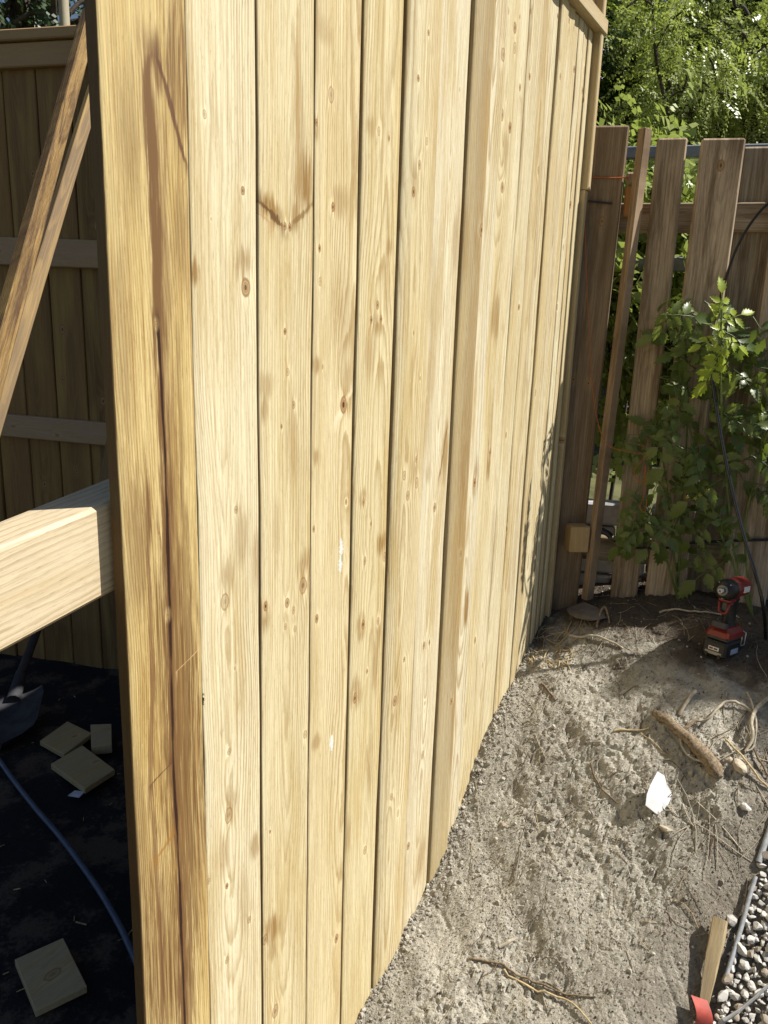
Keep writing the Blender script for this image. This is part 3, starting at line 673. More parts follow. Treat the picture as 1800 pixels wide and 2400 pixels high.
# gravel bed: low sheet, hundreds of stones as its pieces, finer chips as stuff
def grav_in(X, Y):   # right of the edging rod
    A, B = A_, B_
    return ((B.x - A.x) * (Y - A.y) - (B.y - A.y) * (X - A.x))
A_ = on_dirt(1800, 1950); B_ = on_dirt(1690, 2330); sgn = math.copysign(1, grav_in(on_dirt(1795, 2300).x, on_dirt(1795, 2300).y))
gb = thing('gravel_bed', None, None, (A_.x, A_.y, A_.z)); gb['kind'] = 'structure'; base = Vector((A_.x, A_.y, A_.z))
gl = [stone_mesh('stone', M_GRAV if i < 5 else M_GRAV2, 1.0, 100 + i, (1, rnd.uniform(.6, .9), rnd.uniform(.55, .8))) for i in range(7)]
cnt = 0; spots = []; q = random.Random(21)
for _ in range(14000):
    px, py = q.uniform(1640, 1850), q.uniform(1940, 2470)
    if cnt >= 290: break
    p = on_level(px, py, .25)
    X, Y = p.x, p.y
    if grav_in(X, Y) * sgn < .0015: continue
    r = q.choice((.009, .011, .013, .016, .020))
    if any((X - a) ** 2 + (Y - b) ** 2 < ((r + c_) * .56) ** 2 for a, b, c_ in spots): continue
    spots.append((X, Y, r)); cnt += 1
    o = link('stone', gl[q.choice((0, 1, 2, 3, 4, 0, 1, 2, 3, 4, 5, 6))], gb, Vector((X, Y, float(gz(X, Y)) + r * .45)) - base, (q.uniform(-.4, .4), q.uniform(-.4, .4), q.uniform(0, 6.28)))
    o.scale = (r, r, r)
X = rg.uniform(.35, 1.6, 20000); Y = rg.uniform(.6, 2.0, 20000); kk = grav_in(X, Y) * sgn > .0; X, Y = X[kk][:4500], Y[kk][:4500]
o = clods('gravel_chips', np.stack([X, Y, gz(X, Y) + .002], -1), M_GRAV, .004, .011, seed=14); tag(o, kind='stuff')
M_STONE = plain('buff_stone', (.46, .40, .30), .9, .2, var=.2, scale=50, bstr=.25)
def stone(px, py, rpx, label, seed, sq=(1, .8, .7), mat=M_STONE, rz=0.):
    p = on_dirt(px, py); r = rpx * (p - CAM).dot(FW) / F_PX
    return tag(link('stone', stone_mesh('stone', mat, r, seed, sq), None, (p.x, p.y, p.z + r * .25), (0.2, 0, rz)), label, 'stone')
stone(1735, 1800, 24, 'pale oval stone beside the pale roots', 1, (.7, 1.15, .6), rz=.4)
stone(1708, 1783, 11, 'small pale pebble touching the pale oval stone', 2)
stone(1717, 2163, 22, 'grey rounded stone between the wooden stake and grey rod', 3, (.8, 1, .7), M_GRAV)
stone(1560, 1948, 18, 'small buff stone below the white plastic scrap', 4, (1, .5, .5))
stone(1180, 1935, 10, 'small brown stone near the foot of the fence planks', 5, mat=M_GRAV2)
stone(1410, 1362, 26, 'pale lump of rubble behind the leaning stud', 6, (.7, 1, 1.1), M_GRAV)
stone(1745, 1895, 16, 'grey pebble on the shoulder of the soil above the gravel', 7, mat=M_GRAV)
stone(1375, 1445, 55, 'flat dark slab of stone in the shade by the fence corner', 8, (1, .7, .22), plain('dark_slab', (.14, .12, .10), .9, .2))
stone(1665, 2340, 16, 'brown stone beside the red ribbon', 9, mat=M_GRAV2)

# ------------------------------------------------------------------ white scrap, stake, rods
pp = [(1541, 1808), (1557, 1818), (1563, 1838), (1570, 1850), (1578, 1868), (1573, 1890), (1560, 1905), (1553, 1917), (1533, 1903), (1513, 1887), (1516, 1862), (1525, 1838)]
cen = on_dirt(1545, 1862); c3 = [on_level(x, y, cen.z + .012 + (1862 - y) * .0009) for x, y in pp]
nrm = Vector((0, -.5, .86)); mb = MB(); ct = sum(c3, Vector()) / len(c3)
ring2 = [ct + (p - ct) * .55 + nrm * rnd.uniform(-.004, .006) for p in c3]
top = c3 + ring2 + [ct + nrm * .004]; n = len(c3)
bot = [p - nrm * .003 for p in top]
fs = [(i, (i + 1) % n, n + (i + 1) % n, n + i) for i in range(n)] + [(n + i, n + (i + 1) % n, 2 * n) for i in range(n)]
mb.add([p - cen for p in top], fs, True); mb.add([p - cen for p in bot], [tuple(reversed(f)) for f in fs])
mb.add([p - cen for p in c3 + bot[:n]], [(i, n + i, n + (i + 1) % n, (i + 1) % n) for i in range(n)])
tag(mb.build('plastic_scrap', plain('white_plastic', (.80, .80, .80), .45, .4, var=.03, scale=60, bstr=.2), None, cen), 'torn white plastic scrap lying on the soil slope', 'scrap')
# wooden stake with red ribbon
p0 = on_dirt(1645, 2385); p1 = on_dirt(1688, 2160); stk = thing('wooden_stake', 'split pale wooden stake with red ribbon at its lower end', 'stake', p0)
dz = (p1 - p0); L = dz.length; ez = (dz + Vector((0, 0, .03))).normalized(); ex = Vector((0, 0, 1)); ex = (ex - ez * ex.dot(ez)).normalized(); ey = ez.cross(ex)
M_STK = wood('stake_wood', 61, (.50, .41, .27), contrast=1.0, spacing=.003, streaky=.8, bstr=.8, wear=((.22, .17, .11), .7))
mb = MB(); N = 9; vs = []
for i in range(N):
    t = i / (N - 1); w = .010 + .0075 * min(1, t * 1.3); th = .009 + .003 * t
    for sx, sy in ((0, -1), (1, -.85), (1, .8), (0, 1)):
        vs.append(Vector((th * sx + .006, w * sy + rnd.uniform(-.0012, .0012), L * t * 1.0)))
fs = [(i * 4 + j, i * 4 + (j + 1) % 4, i * 4 + 4 + (j + 1) % 4, i * 4 + 4 + j) for i in range(N - 1) for j in range(4)] + [(3, 2, 1, 0), (N * 4 - 4, N * 4 - 3, N * 4 - 2, N * 4 - 1)]
mb.add(vs, fs); qst = Matrix((ex, ey, ez)).transposed().to_quaternion()
mb.build('shaft', M_STK, stk, (0, 0, .004), qst)
M_RED = plain('red_ribbon', (.40, .075, .055), .4, .5, var=.2)
mb = MB(); vs = []; 
for i in range(14):
    t = i / 13; a = t * 3.9
    c_ = Vector((.02 + .012 * math.sin(a * 1.3), -.012 + .02 * math.sin(a), .03 - .10 * t))
    vs += [c_ + Vector((.004 * math.cos(a), -.017, 0)), c_ + Vector((-.004 * math.cos(a), .017, .003))]
mb.add(vs, [(2 * i, 2 * i + 1, 2 * i + 3, 2 * i + 2) for i in range(13)], True); mb.build('ribbon', M_RED, stk, (0, 0, .006), qst)
mb = MB(); vs = []
for i in range(10):
    t = i / 9; c_ = Vector((.016 + .006 * math.sin(t * 9), .012 + .01 * t, .0 - .09 * t)); vs += [c_ + Vector((0, -.010, 0)), c_ + Vector((.006, .010, 0))]
mb.add(vs, [(2 * i, 2 * i + 1, 2 * i + 3, 2 * i + 2) for i in range(9)], True); mb.build('ribbon_tail', plain('pale_ribbon', (.62, .45, .42), .5), stk, (0, 0, .006), qst)
M_ROD = plain('grey_rod', (.32, .33, .34), .5, .4, var=.2, scale=120)
M_WIRE = plain('steel_wire', (.55, .56, .57), .3, .5, .6)
def rod(name, pxs, r, mat, label, cat, lift=.012):
    c = ground_curve(pxs, lift, 0, 4); b = c[0].copy()
    c = [Vector((p.x, p.y, (float(g_smooth(p.x, p.y)) + lift))) for p in c]
    return tag(MB().tube([p - b for p in c], r, 8).build(name, mat, None, b), label, cat)
rod('plastic_edging', [(1768, 2072), (1752, 2125), (1737, 2185), (1715, 2255), (1697, 2318)], .0052, M_ROD, 'straight grey rod edging between bare soil and white gravel', 'rod', .016)
rod('grey_pipe', [(1812, 1925), (1800, 1958), (1785, 2005), (1776, 2032)], .007, M_ROD, 'thicker grey pipe end half buried above the gravel', 'pipe', .012)
rod('steel_wire', [(1815, 2335), (1790, 2352), (1760, 2378), (1725, 2405), (1690, 2425)], .0032, M_WIRE, 'shiny steel wire looping over the white gravel', 'wire', .03)

# ================================================================== BACK FENCE LINE
BA = R(20.5); BD = Vector((math.cos(BA), math.sin(BA), 0)); BN = Vector((-math.sin(BA), math.cos(BA), 0)); BP = Vector((0, 2.53, 0))
def on_back(px, py, off=0.0):      # off < 0: towards the camera side
    return on_plane(px, py, BP + BN * off, BN)
def along(p): return (Vector(p) - BP).dot(BD)
QB = Quaternion((0, 0, 1), math.atan2(-BN.y, -BN.x))   # local x = outward (to the camera), local y = width
def old_wood(name, seed, pale, **k):
    return wood(name, seed, pale, line=tuple(c * .45 for c in pale), tone=tuple(c * .7 for c in pale), contrast=.7, warm=.7, bstr=.6, rough=.85,
                wear=((.135, .085, .046), .88), streaky=.8, **k)
# ---- old weathered shadowbox fence on the right
of = thing('old_board_fence', 'old weathered brown fence with gapped boards behind the tomato plant', 'fence', BP + Vector((0, 0, .45)))
OB = BP + Vector((0, 0, .45))
def board(name, parent, base, s0, s1, z0, z1, off, mat, th=.02, tilt=0., bev=.006, label=None, twist=0.):
    c = BP + BD * ((s0 + s1) / 2) + BN * off; c.z = z0
    hw = (s1 - s0) / 2; mb = MB().box((0, -hw, 0), (th, hw, z1 - z0), bev)
    q = Quaternion(BN, tilt) @ QB @ Quaternion((0, 0, 1), twist)
    o = mb.build(name, mat, parent, c - base, q)
    if label: o['label'] = label
    return o
def s_at(px, py, off): return along(on_back(px, py, off))
FR = -.045
OM = [old_wood('old_board_%d' % i, 70 + i, p, knots=kk) for i, (p, kk) in enumerate([
    ((.27, .195, .125), [(.02, 1.45, .008), (-.02, .95, .007), (.03, .94, .007)]), ((.44, .335, .225), [(-.01, 1.05, .012), (.01, .7, .01)]),  # first board's colour darkened to carry the deep shade of the corner
    ((.56, .43, .30), [(0, 1.56, .010), (.03, 1.15, .006), (.04, .6, .009)]), ((.42, .34, .24), [(.0, 1.0, .008)]), ((.54, .42, .31), [(.02, .9, .008)]), ((.44, .34, .23), [])])]
board('board', of, OB, s_at(1353, 1390, FR) - .145, s_at(1353, 1390, FR), .45, 2.182, FR, OM[0], tilt=.014)
board('board', of, OB, s_at(1482, 900, FR), s_at(1548, 900, FR), .5, 2.142, FR, OM[1], tilt=-.002)
board('board', of, OB, s_at(1566, 900, FR), s_at(1662, 900, FR), .5, 2.138, FR, OM[2], tilt=.008)
board('board', of, OB, s_at(1668, 900, .03), s_at(1768, 900, .03), .5, 2.13, .03, OM[3])
board('board', of, OB, s_at(1757, 900, FR), s_at(1870, 900, FR), .5, 2.14, FR, OM[4])
for i in range(7):   # the run goes on beyond the picture
    s0 = s_at(1870, 900, FR) - .03 + i * .115
    board('board', of, OB, s0, s0 + .14, .5, 2.13 + rnd.uniform(-.01, .01), FR if i % 2 else .03, OM[rnd.randrange(6)])
    if i == 6: break
def bar(name, parent, base, s0, s1, z, h, off, mat, th=.036, dz=0.0, bev=.004):
    a = BP + BD * s0 + BN * off; a.z = z; b = BP + BD * s1 + BN * off; b.z = z + dz
    d = (b - a); ez = d.normalized(); ex = -BN; ex = (ex - ez * ex.dot(ez)).normalized(); ey = ez.cross(ex)
    return MB().box((-th, -h / 2, 0), (0, h / 2, d.length), bev).build(name, mat, parent, a - base, Matrix((ex, ey, ez)).transposed().to_quaternion())
zr = on_back(1620, 508, -.02).z
bar('rail', of, OB, -.35, 1.7, zr, .088, -.012, OM[5]); bar('rail', of, OB, -.1, 1.7, on_back(1650, 1308, -.02).z, .088, -.012, OM[3])
MB().box((-.045, -.05, 0), (.045, .05, 1.6), .006).build('post', OM[3], of, BP + BD * 1.25 + BN * .09 + Vector((0, 0, .45)) - OB, QB)
# new wood between the first boards: orange block and short piece
M_OR = wood('cedar_block', 82, (.42, .20, .065), line=(.25, .10, .03), contrast=.5)
z1 = on_back(1475, 438, -.02).z; z0 = on_back(1470, 510, -.02).z
tag(board('cedar_block', None, Vector(), s_at(1462, 470, -.03), s_at(1500, 470, -.03), z0, z1, -.028, M_OR, .018), 'orange cedar block wedged between old fence boards', 'wood block')
tag(board('brown_block', None, Vector(), s_at(1466, 420, -.03), s_at(1502, 420, -.03), z1 + .004, on_back(1475, 405, -.03).z, -.028, OM[2], .018), 'small brown wood block above the orange cedar block', 'wood block')
# leaning stud
pt = on_back(1513, 302, -.085); pb = on_back(1378, 1385, -.10); pb.z -= .03
ls = thing('leaning_stud', 'narrow rough wooden stud leaning against the old board fence', 'stud', pb)
ez = (pt - pb).normalized(); ex = (-BN * .72 - BD * .69); ex = (ex - ez * ex.dot(ez)).normalized(); ey = ez.cross(ex); L = (pt - pb).length
MB().box((-.018, -.013, 0), (.018, .013, L), .0025).build('shaft', old_wood('stud_wood', 83, (.36, .25, .155)), ls, None, Matrix((ex, ey, ez)).transposed().to_quaternion())
# wood block on the ground at the corner
p = on_back(1352, 1260, -.10); b_ = MB().box((-.03, -.034, -.045), (.03, .034, .045), .003)
hb = tag(b_.build('end_block', M_OR.copy() if False else wood('corner_block', 84, (.42, .285, .15)), None, p, QB @ Quaternion((0, 0, 1), .3)), 'brown wood block fixed low behind the leaning stud', 'wood block')
# orange twine
M_TW = plain('orange_twine', (.36, .11, .035), .7, .2)
P = [on_back(1362, 416, -.072), on_back(1400, 416, -.07), on_back(1440, 417, -.07), on_back(1468, 416, -.07), on_back(1473, 420, -.05)]
tw = thing('orange_twine', 'orange twine tied round the board and hanging down to the tomato', 'twine', P[0])
MB().tube([a - P[0] for a in spline(P, 4)], .0022, 5).build('knotted_loop', M_TW, tw)
P2 = [(1372, 560), (1376, 680), (1382, 800), (1388, 900), (1400, 985), (1422, 1040), (1460, 1056), (1500, 1064), (1524, 1062), (1500, 1085), (1486, 1105), (1495, 1125), (1508, 1132), (1512, 1090), (1514, 1130), (1506, 1170), (1500, 1190), (1512, 1200), (1516, 1170)]
P2 = [on_back(x, y, -.10 - .0003 * max(0, y - 900)) for x, y in P2]; P2 = [on_back(1366, 418, -.073)] + P2
MB().tube([a - P[0] for a in spline(P2, 4)], .0014, 5).build('hanging_cord', M_TW, tw)
M_BLK = plain('black_rubber', (.012, .012, .013), .35, .5)
def hang(name, pxs, offs, r, mat, label, cat):
    P = [on_back(x, y, o) for (x, y), o in zip(pxs, offs)]; c = spline(P, 6)
    return tag(MB().tube([a - c[0] for a in c], r, 7).build(name, mat, None, c[0]), label, cat)
hang('nail', [(1378, 471), (1434, 477)], [-.075, -.068], .003, M_BLK, 'dark metal spike lying across the first old board', 'spike')
hang('black_cable', [(1840, 455), (1795, 482), (1755, 530), (1725, 585), (1705, 640), (1688, 700), (1678, 760), (1668, 830)], [-.07] * 8, .0042, M_BLK, 'black cable hanging in a curve down the old fence boards', 'cable')
hang('garden_cable', [(1412, 1246), (1430, 1258), (1448, 1275), (1480, 1283), (1530, 1285), (1565, 1284), (1620, 1272), (1700, 1268), (1760, 1266), (1830, 1264)], [-.075] * 10, .0046, M_BLK, 'black garden cable running level low along the old fence', 'cable')
hang('plug', [(1404, 1240), (1424, 1250), (1432, 1258)], [-.08] * 3, .011, M_BLK, 'black plug at the end of the low garden cable', 'plug')
sb = on_dirt(1800, 1490); st_ = on_back(1662, 800, -.16)
stake = thing('plant_stake', 'slim glossy black rod staking the tomato plant', 'stake', sb)
cs_ = [sb - Vector((0, 0, .04)), on_back(1785, 1400, -.36), on_back(1735, 1225, -.30), on_back(1695, 1050, -.24), on_back(1668, 880, -.18), st_]
MB().tube([a - sb for a in spline(cs_, 5)], .0052, 8).build('rod', plain('black_rod', (.015, .015, .016), .22, .6), stake)
# pale stone wall seen behind the gaps, low
M_BLOCK = plain('pale_block', (.42, .42, .42), .9, .2, var=.2, scale=20, bstr=.4)
wl = thing('block_wall', 'low wall of pale grey blocks behind the old fence', 'wall', BP + BN * .14 + Vector((0, 0, .5)))
for rI in range(5):
    for cI in range(6):
        s0 = -.25 + cI * .19 + (rI % 2) * .07; w_ = .18 + rnd.uniform(-.01, .004)
        c = BP + BD * (s0 + w_ / 2) + BN * .14; c.z = .5 + rI * .092
        MB().box((-.05, -w_ / 2, 0), (.03 + rnd.uniform(-.006, .006), w_ / 2, .084), .008).build('block', M_BLOCK, wl, c - (BP + BN * .14 + Vector((0, 0, .5))), QB)
# neighbour's grey metal rail fence behind
M_GAL = plain('galvanised_grey', (.22, .23, .25), .45, .4, .3)
mf = thing('metal_rail_fence', 'grey metal rail fence standing behind the old boards', 'fence', BP + BN * .3 + Vector((0, 0, .5))); MBs = BP + BN * .3 + Vector((0, 0, .5))
bar('rail', mf, MBs, -.3, 1.6, on_back(1500, 356, .3).z, .04, .3, M_GAL, .03); bar('rail', mf, MBs, -.3, 1.6, on_back(1500, 618, .3).z, .05, .3, M_GAL, .03)
for s_ in (-.2, 1.1):
    MB().tube([(0, 0, 0), (0, 0, 1.75)], .024, 10).build('post', M_GAL, mf, BP + BD * s_ + BN * .33 + Vector((0, 0, .5)) - MBs)

# ---- shaded plank fence on the left (seen from its rail side)
lf = thing('shaded_plank_fence', 'brown plank fence with cap and rails standing in shade', 'fence', BP + BD * -2.2 + Vector((0, 0, .05))); LB = BP + BD * -2.2 + Vector((0, 0, .05))
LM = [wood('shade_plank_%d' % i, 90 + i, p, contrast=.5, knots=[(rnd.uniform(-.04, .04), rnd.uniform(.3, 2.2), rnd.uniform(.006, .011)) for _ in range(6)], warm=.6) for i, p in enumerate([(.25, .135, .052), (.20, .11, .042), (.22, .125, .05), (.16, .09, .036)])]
s_ref = s_at(117, 600, 0.0); wd = s_at(193, 600, 0.0) - s_ref
kk = 0; s0 = s_ref - wd * 14
while s0 < -.12:
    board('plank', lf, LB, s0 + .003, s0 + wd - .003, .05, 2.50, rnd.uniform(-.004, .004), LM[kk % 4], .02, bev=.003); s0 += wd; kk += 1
sl, sr = -4.1, -.15
ztop = on_back(100, 65, -.05).z; zc = on_back(100, 92, -.05).z; zb = on_back(100, 155, -.05).z
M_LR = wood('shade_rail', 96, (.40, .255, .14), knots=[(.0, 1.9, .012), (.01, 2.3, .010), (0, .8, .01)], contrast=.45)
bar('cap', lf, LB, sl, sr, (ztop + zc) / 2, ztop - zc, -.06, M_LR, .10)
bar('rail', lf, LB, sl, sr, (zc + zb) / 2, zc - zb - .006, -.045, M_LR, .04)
za, zb2 = on_back(0, 555, -.045), on_back(0, 620, -.045); zc2 = on_back(220, 577, -.045); zd2 = on_back(220, 628, -.045)
def bar2(p1t, p1b, p2t, p2b, ext=1.0):
    a = (p1t + p1b) / 2; b = (p2t + p2b) / 2; sa, sb_ = along(a), along(b); m_ = (b.z - a.z) / (sb_ - sa) * .5
    bar('rail', lf, LB, sl, sr, a.z + m_ * (sl - sa), p1t.z - p1b.z, -.045, wood('shade_rail_b', 97, (.42, .29, .20), contrast=.4, knots=[(.0, 1.9, .006), (.02, 2.1, .006)]), .04, m_ * (sr - sl))
bar2(za, zb2, zc2, zd2)
bar2(on_back(0, 970, -.045), on_back(0, 1022, -.045), on_back(235, 998, -.045), on_back(235, 1050, -.045))

# ================================================================== BEHIND THE FENCE: braces, offcuts, hose, shovel
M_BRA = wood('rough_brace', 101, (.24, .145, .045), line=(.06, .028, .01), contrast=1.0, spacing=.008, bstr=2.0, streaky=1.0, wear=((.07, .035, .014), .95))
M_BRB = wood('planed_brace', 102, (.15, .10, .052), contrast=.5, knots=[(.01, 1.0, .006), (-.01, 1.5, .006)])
def brace(p1, p2, w, t, mat, label, tw=0.):
    p1 = Vector(p1); p2 = Vector(p2); ez = (p2 - p1).normalized(); ey = Vector((0, 1, 0)); ey = (ey - ez * ey.dot(ez)).normalized(); ex = ey.cross(ez)
    q = Matrix((ex, ey, ez)).transposed().to_quaternion() @ Quaternion((0, 0, 1), tw)
    b = thing('brace_timber', label, 'timber', p1)
    MB().box((-t / 2, -w / 2, 0), (t / 2, w / 2, (p2 - p1).length), .002).build('shaft', mat, b, None, q); return b
def brace_line(pa, ya, pb, yb, z_hi, z_lo):
    A = on_plane(*pa, (0, ya, 0), (0, 1, 0)); B = on_plane(*pb, (0, yb, 0), (0, 1, 0)); d = (A - B) / (A.z - B.z)
    return B + d * (z_lo - B.z), B + d * (z_hi - B.z)
def brace2(lo, hi, w, t, mat, label, tw):
    ez = (hi - lo).normalized(); ex = (RT - ez * RT.dot(ez)).normalized(); ey = ez.cross(ex)
    q = Matrix((ex, ey, ez)).transposed().to_quaternion() @ Quaternion((0, 0, 1), tw)
    b = thing('brace_timber', label, 'timber', lo); MB().box((-t / 2, -w / 2, 0), (t / 2, w / 2, (hi - lo).length), .002).build('shaft', mat, b, None, q); return b
la, lb = brace_line((180, 150), 1.72, (-12, 860), 1.0, 2.62, .06)
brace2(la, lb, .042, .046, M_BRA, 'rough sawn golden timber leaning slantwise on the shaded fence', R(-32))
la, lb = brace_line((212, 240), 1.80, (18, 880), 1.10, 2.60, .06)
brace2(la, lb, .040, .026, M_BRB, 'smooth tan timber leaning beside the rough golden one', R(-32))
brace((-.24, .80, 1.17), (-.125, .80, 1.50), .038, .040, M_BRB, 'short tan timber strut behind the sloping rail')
M_OFF = [wood('offcut_%d' % i, 110 + i, p, knots=k_, contrast=.4) for i, (p, k_) in enumerate([((.44, .35, .20), [(.02, .02, .006)]), ((.46, .38, .24), []), ((.45, .36, .21), [(.01, .04, .006)]), ((.46, .38, .23), [(.01, .0, .011)])])]
def offcut(pxs, z, th, mat, label):
    c = [on_level(x, y, z + th) for x, y in pxs]; ct = sum(c, Vector()) / 4
    o = Vector((ct.x, ct.y, z)); top = [Vector((0, p.x - o.x, p.y - o.y)) for p in c]
    # local axes: x = thickness (up), y/z in the plane, so the wood grain runs along the piece
    mb = MB(); vs = [v + Vector((th, 0, 0)) for v in top] + top
    mb.add(vs, [(0, 1, 2, 3), (7, 6, 5, 4)] + [(i, i + 4, (i + 1) % 4 + 4, (i + 1) % 4) for i in range(4)])
    bm = bmesh.new(); 
    me = mb.mesh('wood_offcut', mat); bm.from_mesh(me); bmesh.ops.recalc_face_normals(bm, faces=bm.faces); bmesh.ops.bevel(bm, geom=list(bm.edges), offset=.0015, segments=1, affect='EDGES'); bm.to_mesh(me); bm.free()
    Q = Matrix(((0, 1, 0), (0, 0, 1), (1, 0, 0))).to_quaternion()
    return tag(link('wood_offcut', me, None, o, Q), label, 'offcut')
offcut([(93, 1736), (158, 1690), (216, 1718), (150, 1768)], .112, .018, M_OFF[0], 'square board offcut with a dark nail hole, rearmost of the pile')
offcut([(212, 1698), (261, 1696), (262, 1745), (214, 1750)], .115, .032, M_OFF[1], 'small thick square wood offcut beside the pile')
offcut([(119, 1790), (193, 1746), (269, 1803), (199, 1848)], .118, .020, M_OFF[2], 'square board offcut crossed by a sliver of sunlight')
offcut([(34, 2248), (148, 2197), (204, 2311), (83, 2369)], .106, .018, M_OFF[3], 'large square offcut with a red brown knot lying alone')
M_HOSE = plain('blue_hose', (.075, .105, .17), .45, .4, var=.15)
hp = [on_level(x, y, .118) for x, y in [(-60, 1700), (0, 1784), (30, 1826), (80, 1890), (150, 1972), (225, 2075), (270, 2150), (300, 2210), (330, 2290), (330, 2400)]]
hc = spline(hp, 5); tag(MB().tube([a - hc[0] for a in hc], .0075, 10).build('blue_hose', M_HOSE, None, hc[0]), 'dull blue garden hose lying across the black ground fabric', 'hose')
# shovel
M_STEEL = plain('dull_steel', (.045, .045, .05), .75, .3, .2, var=.3, scale=25)
bp = on_level(20, 1700, .13); hs = on_level(38, 1620, .2); he = on_back(90, 1470, -.08); sh = thing('shovel', 'grey steel shovel with its blade on the ground fabric', 'shovel', bp)
ez = (he - hs).normalized(); bx = RT.copy(); bx = (bx - ez * bx.dot(ez)).normalized(); bn_ = ez.cross(bx)
mb = MB(); vs = []; NR = 9
for i in range(NR):
    t = i / (NR - 1); w_ = .105 * (1 - max(0, .35 - t) ** 2 * 7.5) * (1 if t < .93 else .9)
    for j in range(7):
        u_ = j / 3 - 1; vs.append(bx * (w_ * u_) + ez * (-.14 + .27 * t) + Vector((0, 0, .028)) * (u_ * u_) + Vector((0, 0, .03 * t)))
fs = [(i * 7 + j, i * 7 + j + 1, i * 7 + j + 8, i * 7 + j + 7) for i in range(NR - 1) for j in range(6)]
nv = len(vs); mb.add(vs + [v - Vector((0, 0, .003)) for v in vs], fs + [tuple(nv + k_ for k_ in reversed(f)) for f in fs], True); mb.build('blade', M_STEEL, sh)
MB().tube([ez * .09 + Vector((0, 0, .035)), ez * .24 + Vector((0, 0, .05))], [.026, .021], 10).build('socket', M_STEEL, sh)
MB().tube([ez * .22 + Vector((0, 0, .05)), he - bp], [.018, .017], 10).build('handle', plain('grey_handle', (.06, .055, .055), .7, .2), sh)
p = on_level(178, 1862, .115); mb = MB(); mb.add([(-.02, -.012, 0), (.022, -.014, .004), (.024, .012, .008), (-.015, .014, .002), (-.02, -.012, -.002), (.022, -.014, .002), (.024, .012, .006), (-.015, .014, 0)], [(0, 1, 2, 3), (7, 6, 5, 4), (0, 4, 5, 1), (1, 5, 6, 2), (2, 6, 7, 3), (3, 7, 4, 0)])
tag(mb.build('paper_scrap', plain('pale_paper', (.5, .53, .6), .6), None, p, (0, 0, .3)), 'small pale paper scrap in front of the offcut pile', 'scrap')
mb = MB(); q = random.Random(8)
for _ in range(60):
    X, Y = q.uniform(-1.7, -.15), q.uniform(.2, 1.7); z = float(left_z(X, Y)) + .003; a = q.uniform(0, 6.28); l = q.uniform(.006, .03)
    mb.tube([(X, Y, z), (X + math.cos(a) * l, Y + math.sin(a) * l, z + .002)], q.uniform(.0008, .002), 4)
tag(mb.build('wood_shavings', M_STRAW), kind='stuff')

# ================================================================== DRILL
dp = on_dirt(1692, 1528); hdir = Vector((dp.x - CAM.x, dp.y - CAM.y, 0)).normalized(); left = Vector((-hdir.y, hdir.x, 0))
nose = (-hdir * math.cos(R(24)) + left * math.sin(R(24))).normalized()
dq = Quaternion((0, 0, 1), math.atan2(nose.y, nose.x)) @ Quaternion((0, 1, 0), R(-4))
dr = thing('cordless_driver', 'red and black cordless impact driver standing on its battery', 'power tool', Vector((dp.x, dp.y, dp.z - .004)), dq)
dr.scale = (.94, .94, .94)
M_TB = plain('tool_black', (.014, .014, .015), .45, .45); M_TR = plain('tool_red', (.20, .020, .014), .4, .5, var=.08)
M_TG = plain('tool_grey', (.07, .07, .072), .6, .3); M_TS = plain('tool_steel', (.5, .5, .5), .3, .5, .9); M_LB = plain('label_white', (.72, .72, .70), .5, .3, var=.03)
bat = MB().box((-.062, -.039, .0), (.064, .039, .052), .007).build('battery', M_TB, dr)
MB().box((-.055, -.033, .052), (.050, .033, .066), .004).build('battery_rail', M_TG, bat)
MB().box((.0642, -.017, .022), (.0656, .017, .034), .0004).build('battery_label', M_LB, bat)
MB().box((.0657, -.014, .025), (.0663, -.002, .031), .0001).build('label_mark', M_TR, bat); MB().box((.0657, .001, .0255), (.0663, .013, .0305), .0001).build('label_print', M_TB, bat)
MB().box((.0642, -.027, .008), (.0655, .027, .018), .0006).build('battery_stripe', plain('label_tan', (.33, .30, .25), .5), bat)
MB().box((-.02, .0392, .012), (.03, .0404, .030), .0004).build('side_label', plain('label_blue', (.28, .34, .48), .5), bat)
MB().box((.062, -.026, -.001), (.068, -.016, .012), .001).build('foot', M_TB, bat); MB().box((.062, .016, -.001), (.068, .026, .012), .001).build('foot', M_TB, bat)
# boot above the battery: sloped red collar
def prism(secs):
    mb = MB(); n = len(secs[0][1]); vs = [Vector((x, y, z)) for z, pts in secs for x, y in pts]
    fs = [(i * n + j, i * n + (j + 1) % n, (i + 1) * n + (j + 1) % n, (i + 1) * n + j) for i in range(len(secs) - 1) for j in range(n)]
    return mb.add(vs, fs).add(vs[:n], [tuple(range(n - 1, -1, -1))]).add(vs[-n:], [tuple(range(n))])
def rrect(x0, x1, hw, c): return [(x0, -hw + c), (x0 + c, -hw), (x1 - c, -hw), (x1, -hw + c), (x1, hw - c), (x1 - c, hw), (x0 + c, hw), (x0, hw - c)]
prism([(.066, rrect(-.058, .058, .040, .008)), (.082, rrect(-.055, .052, .038, .010)), (.098, rrect(-.042, .034, .028, .010))]).build('boot', M_TR, dr)
MB().box((.040, -.024, .070), (.0585, .024, .090), .003, rot=Matrix.Rotation(R(-18), 3, 'Y'), off=(.026, 0, .012)).build('display_plate', M_TG, dr)
MB().box((.050, .030, .068), (.060, .041, .090), .002).build('latch', M_TR, dr)
MB().tube([(-.02, .046, .088), (-.02, .056, .085), (-.02, .056, .045), (.004, .056, .045), (.004, .056, .075)], .0018, 6).build('belt_clip', M_TS, dr)
def oval(cx, rx, ry, n=14): return [(cx + rx * math.cos(2 * math.pi * i / n), ry * math.sin(2 * math.pi * i / n)) for i in range(n)]
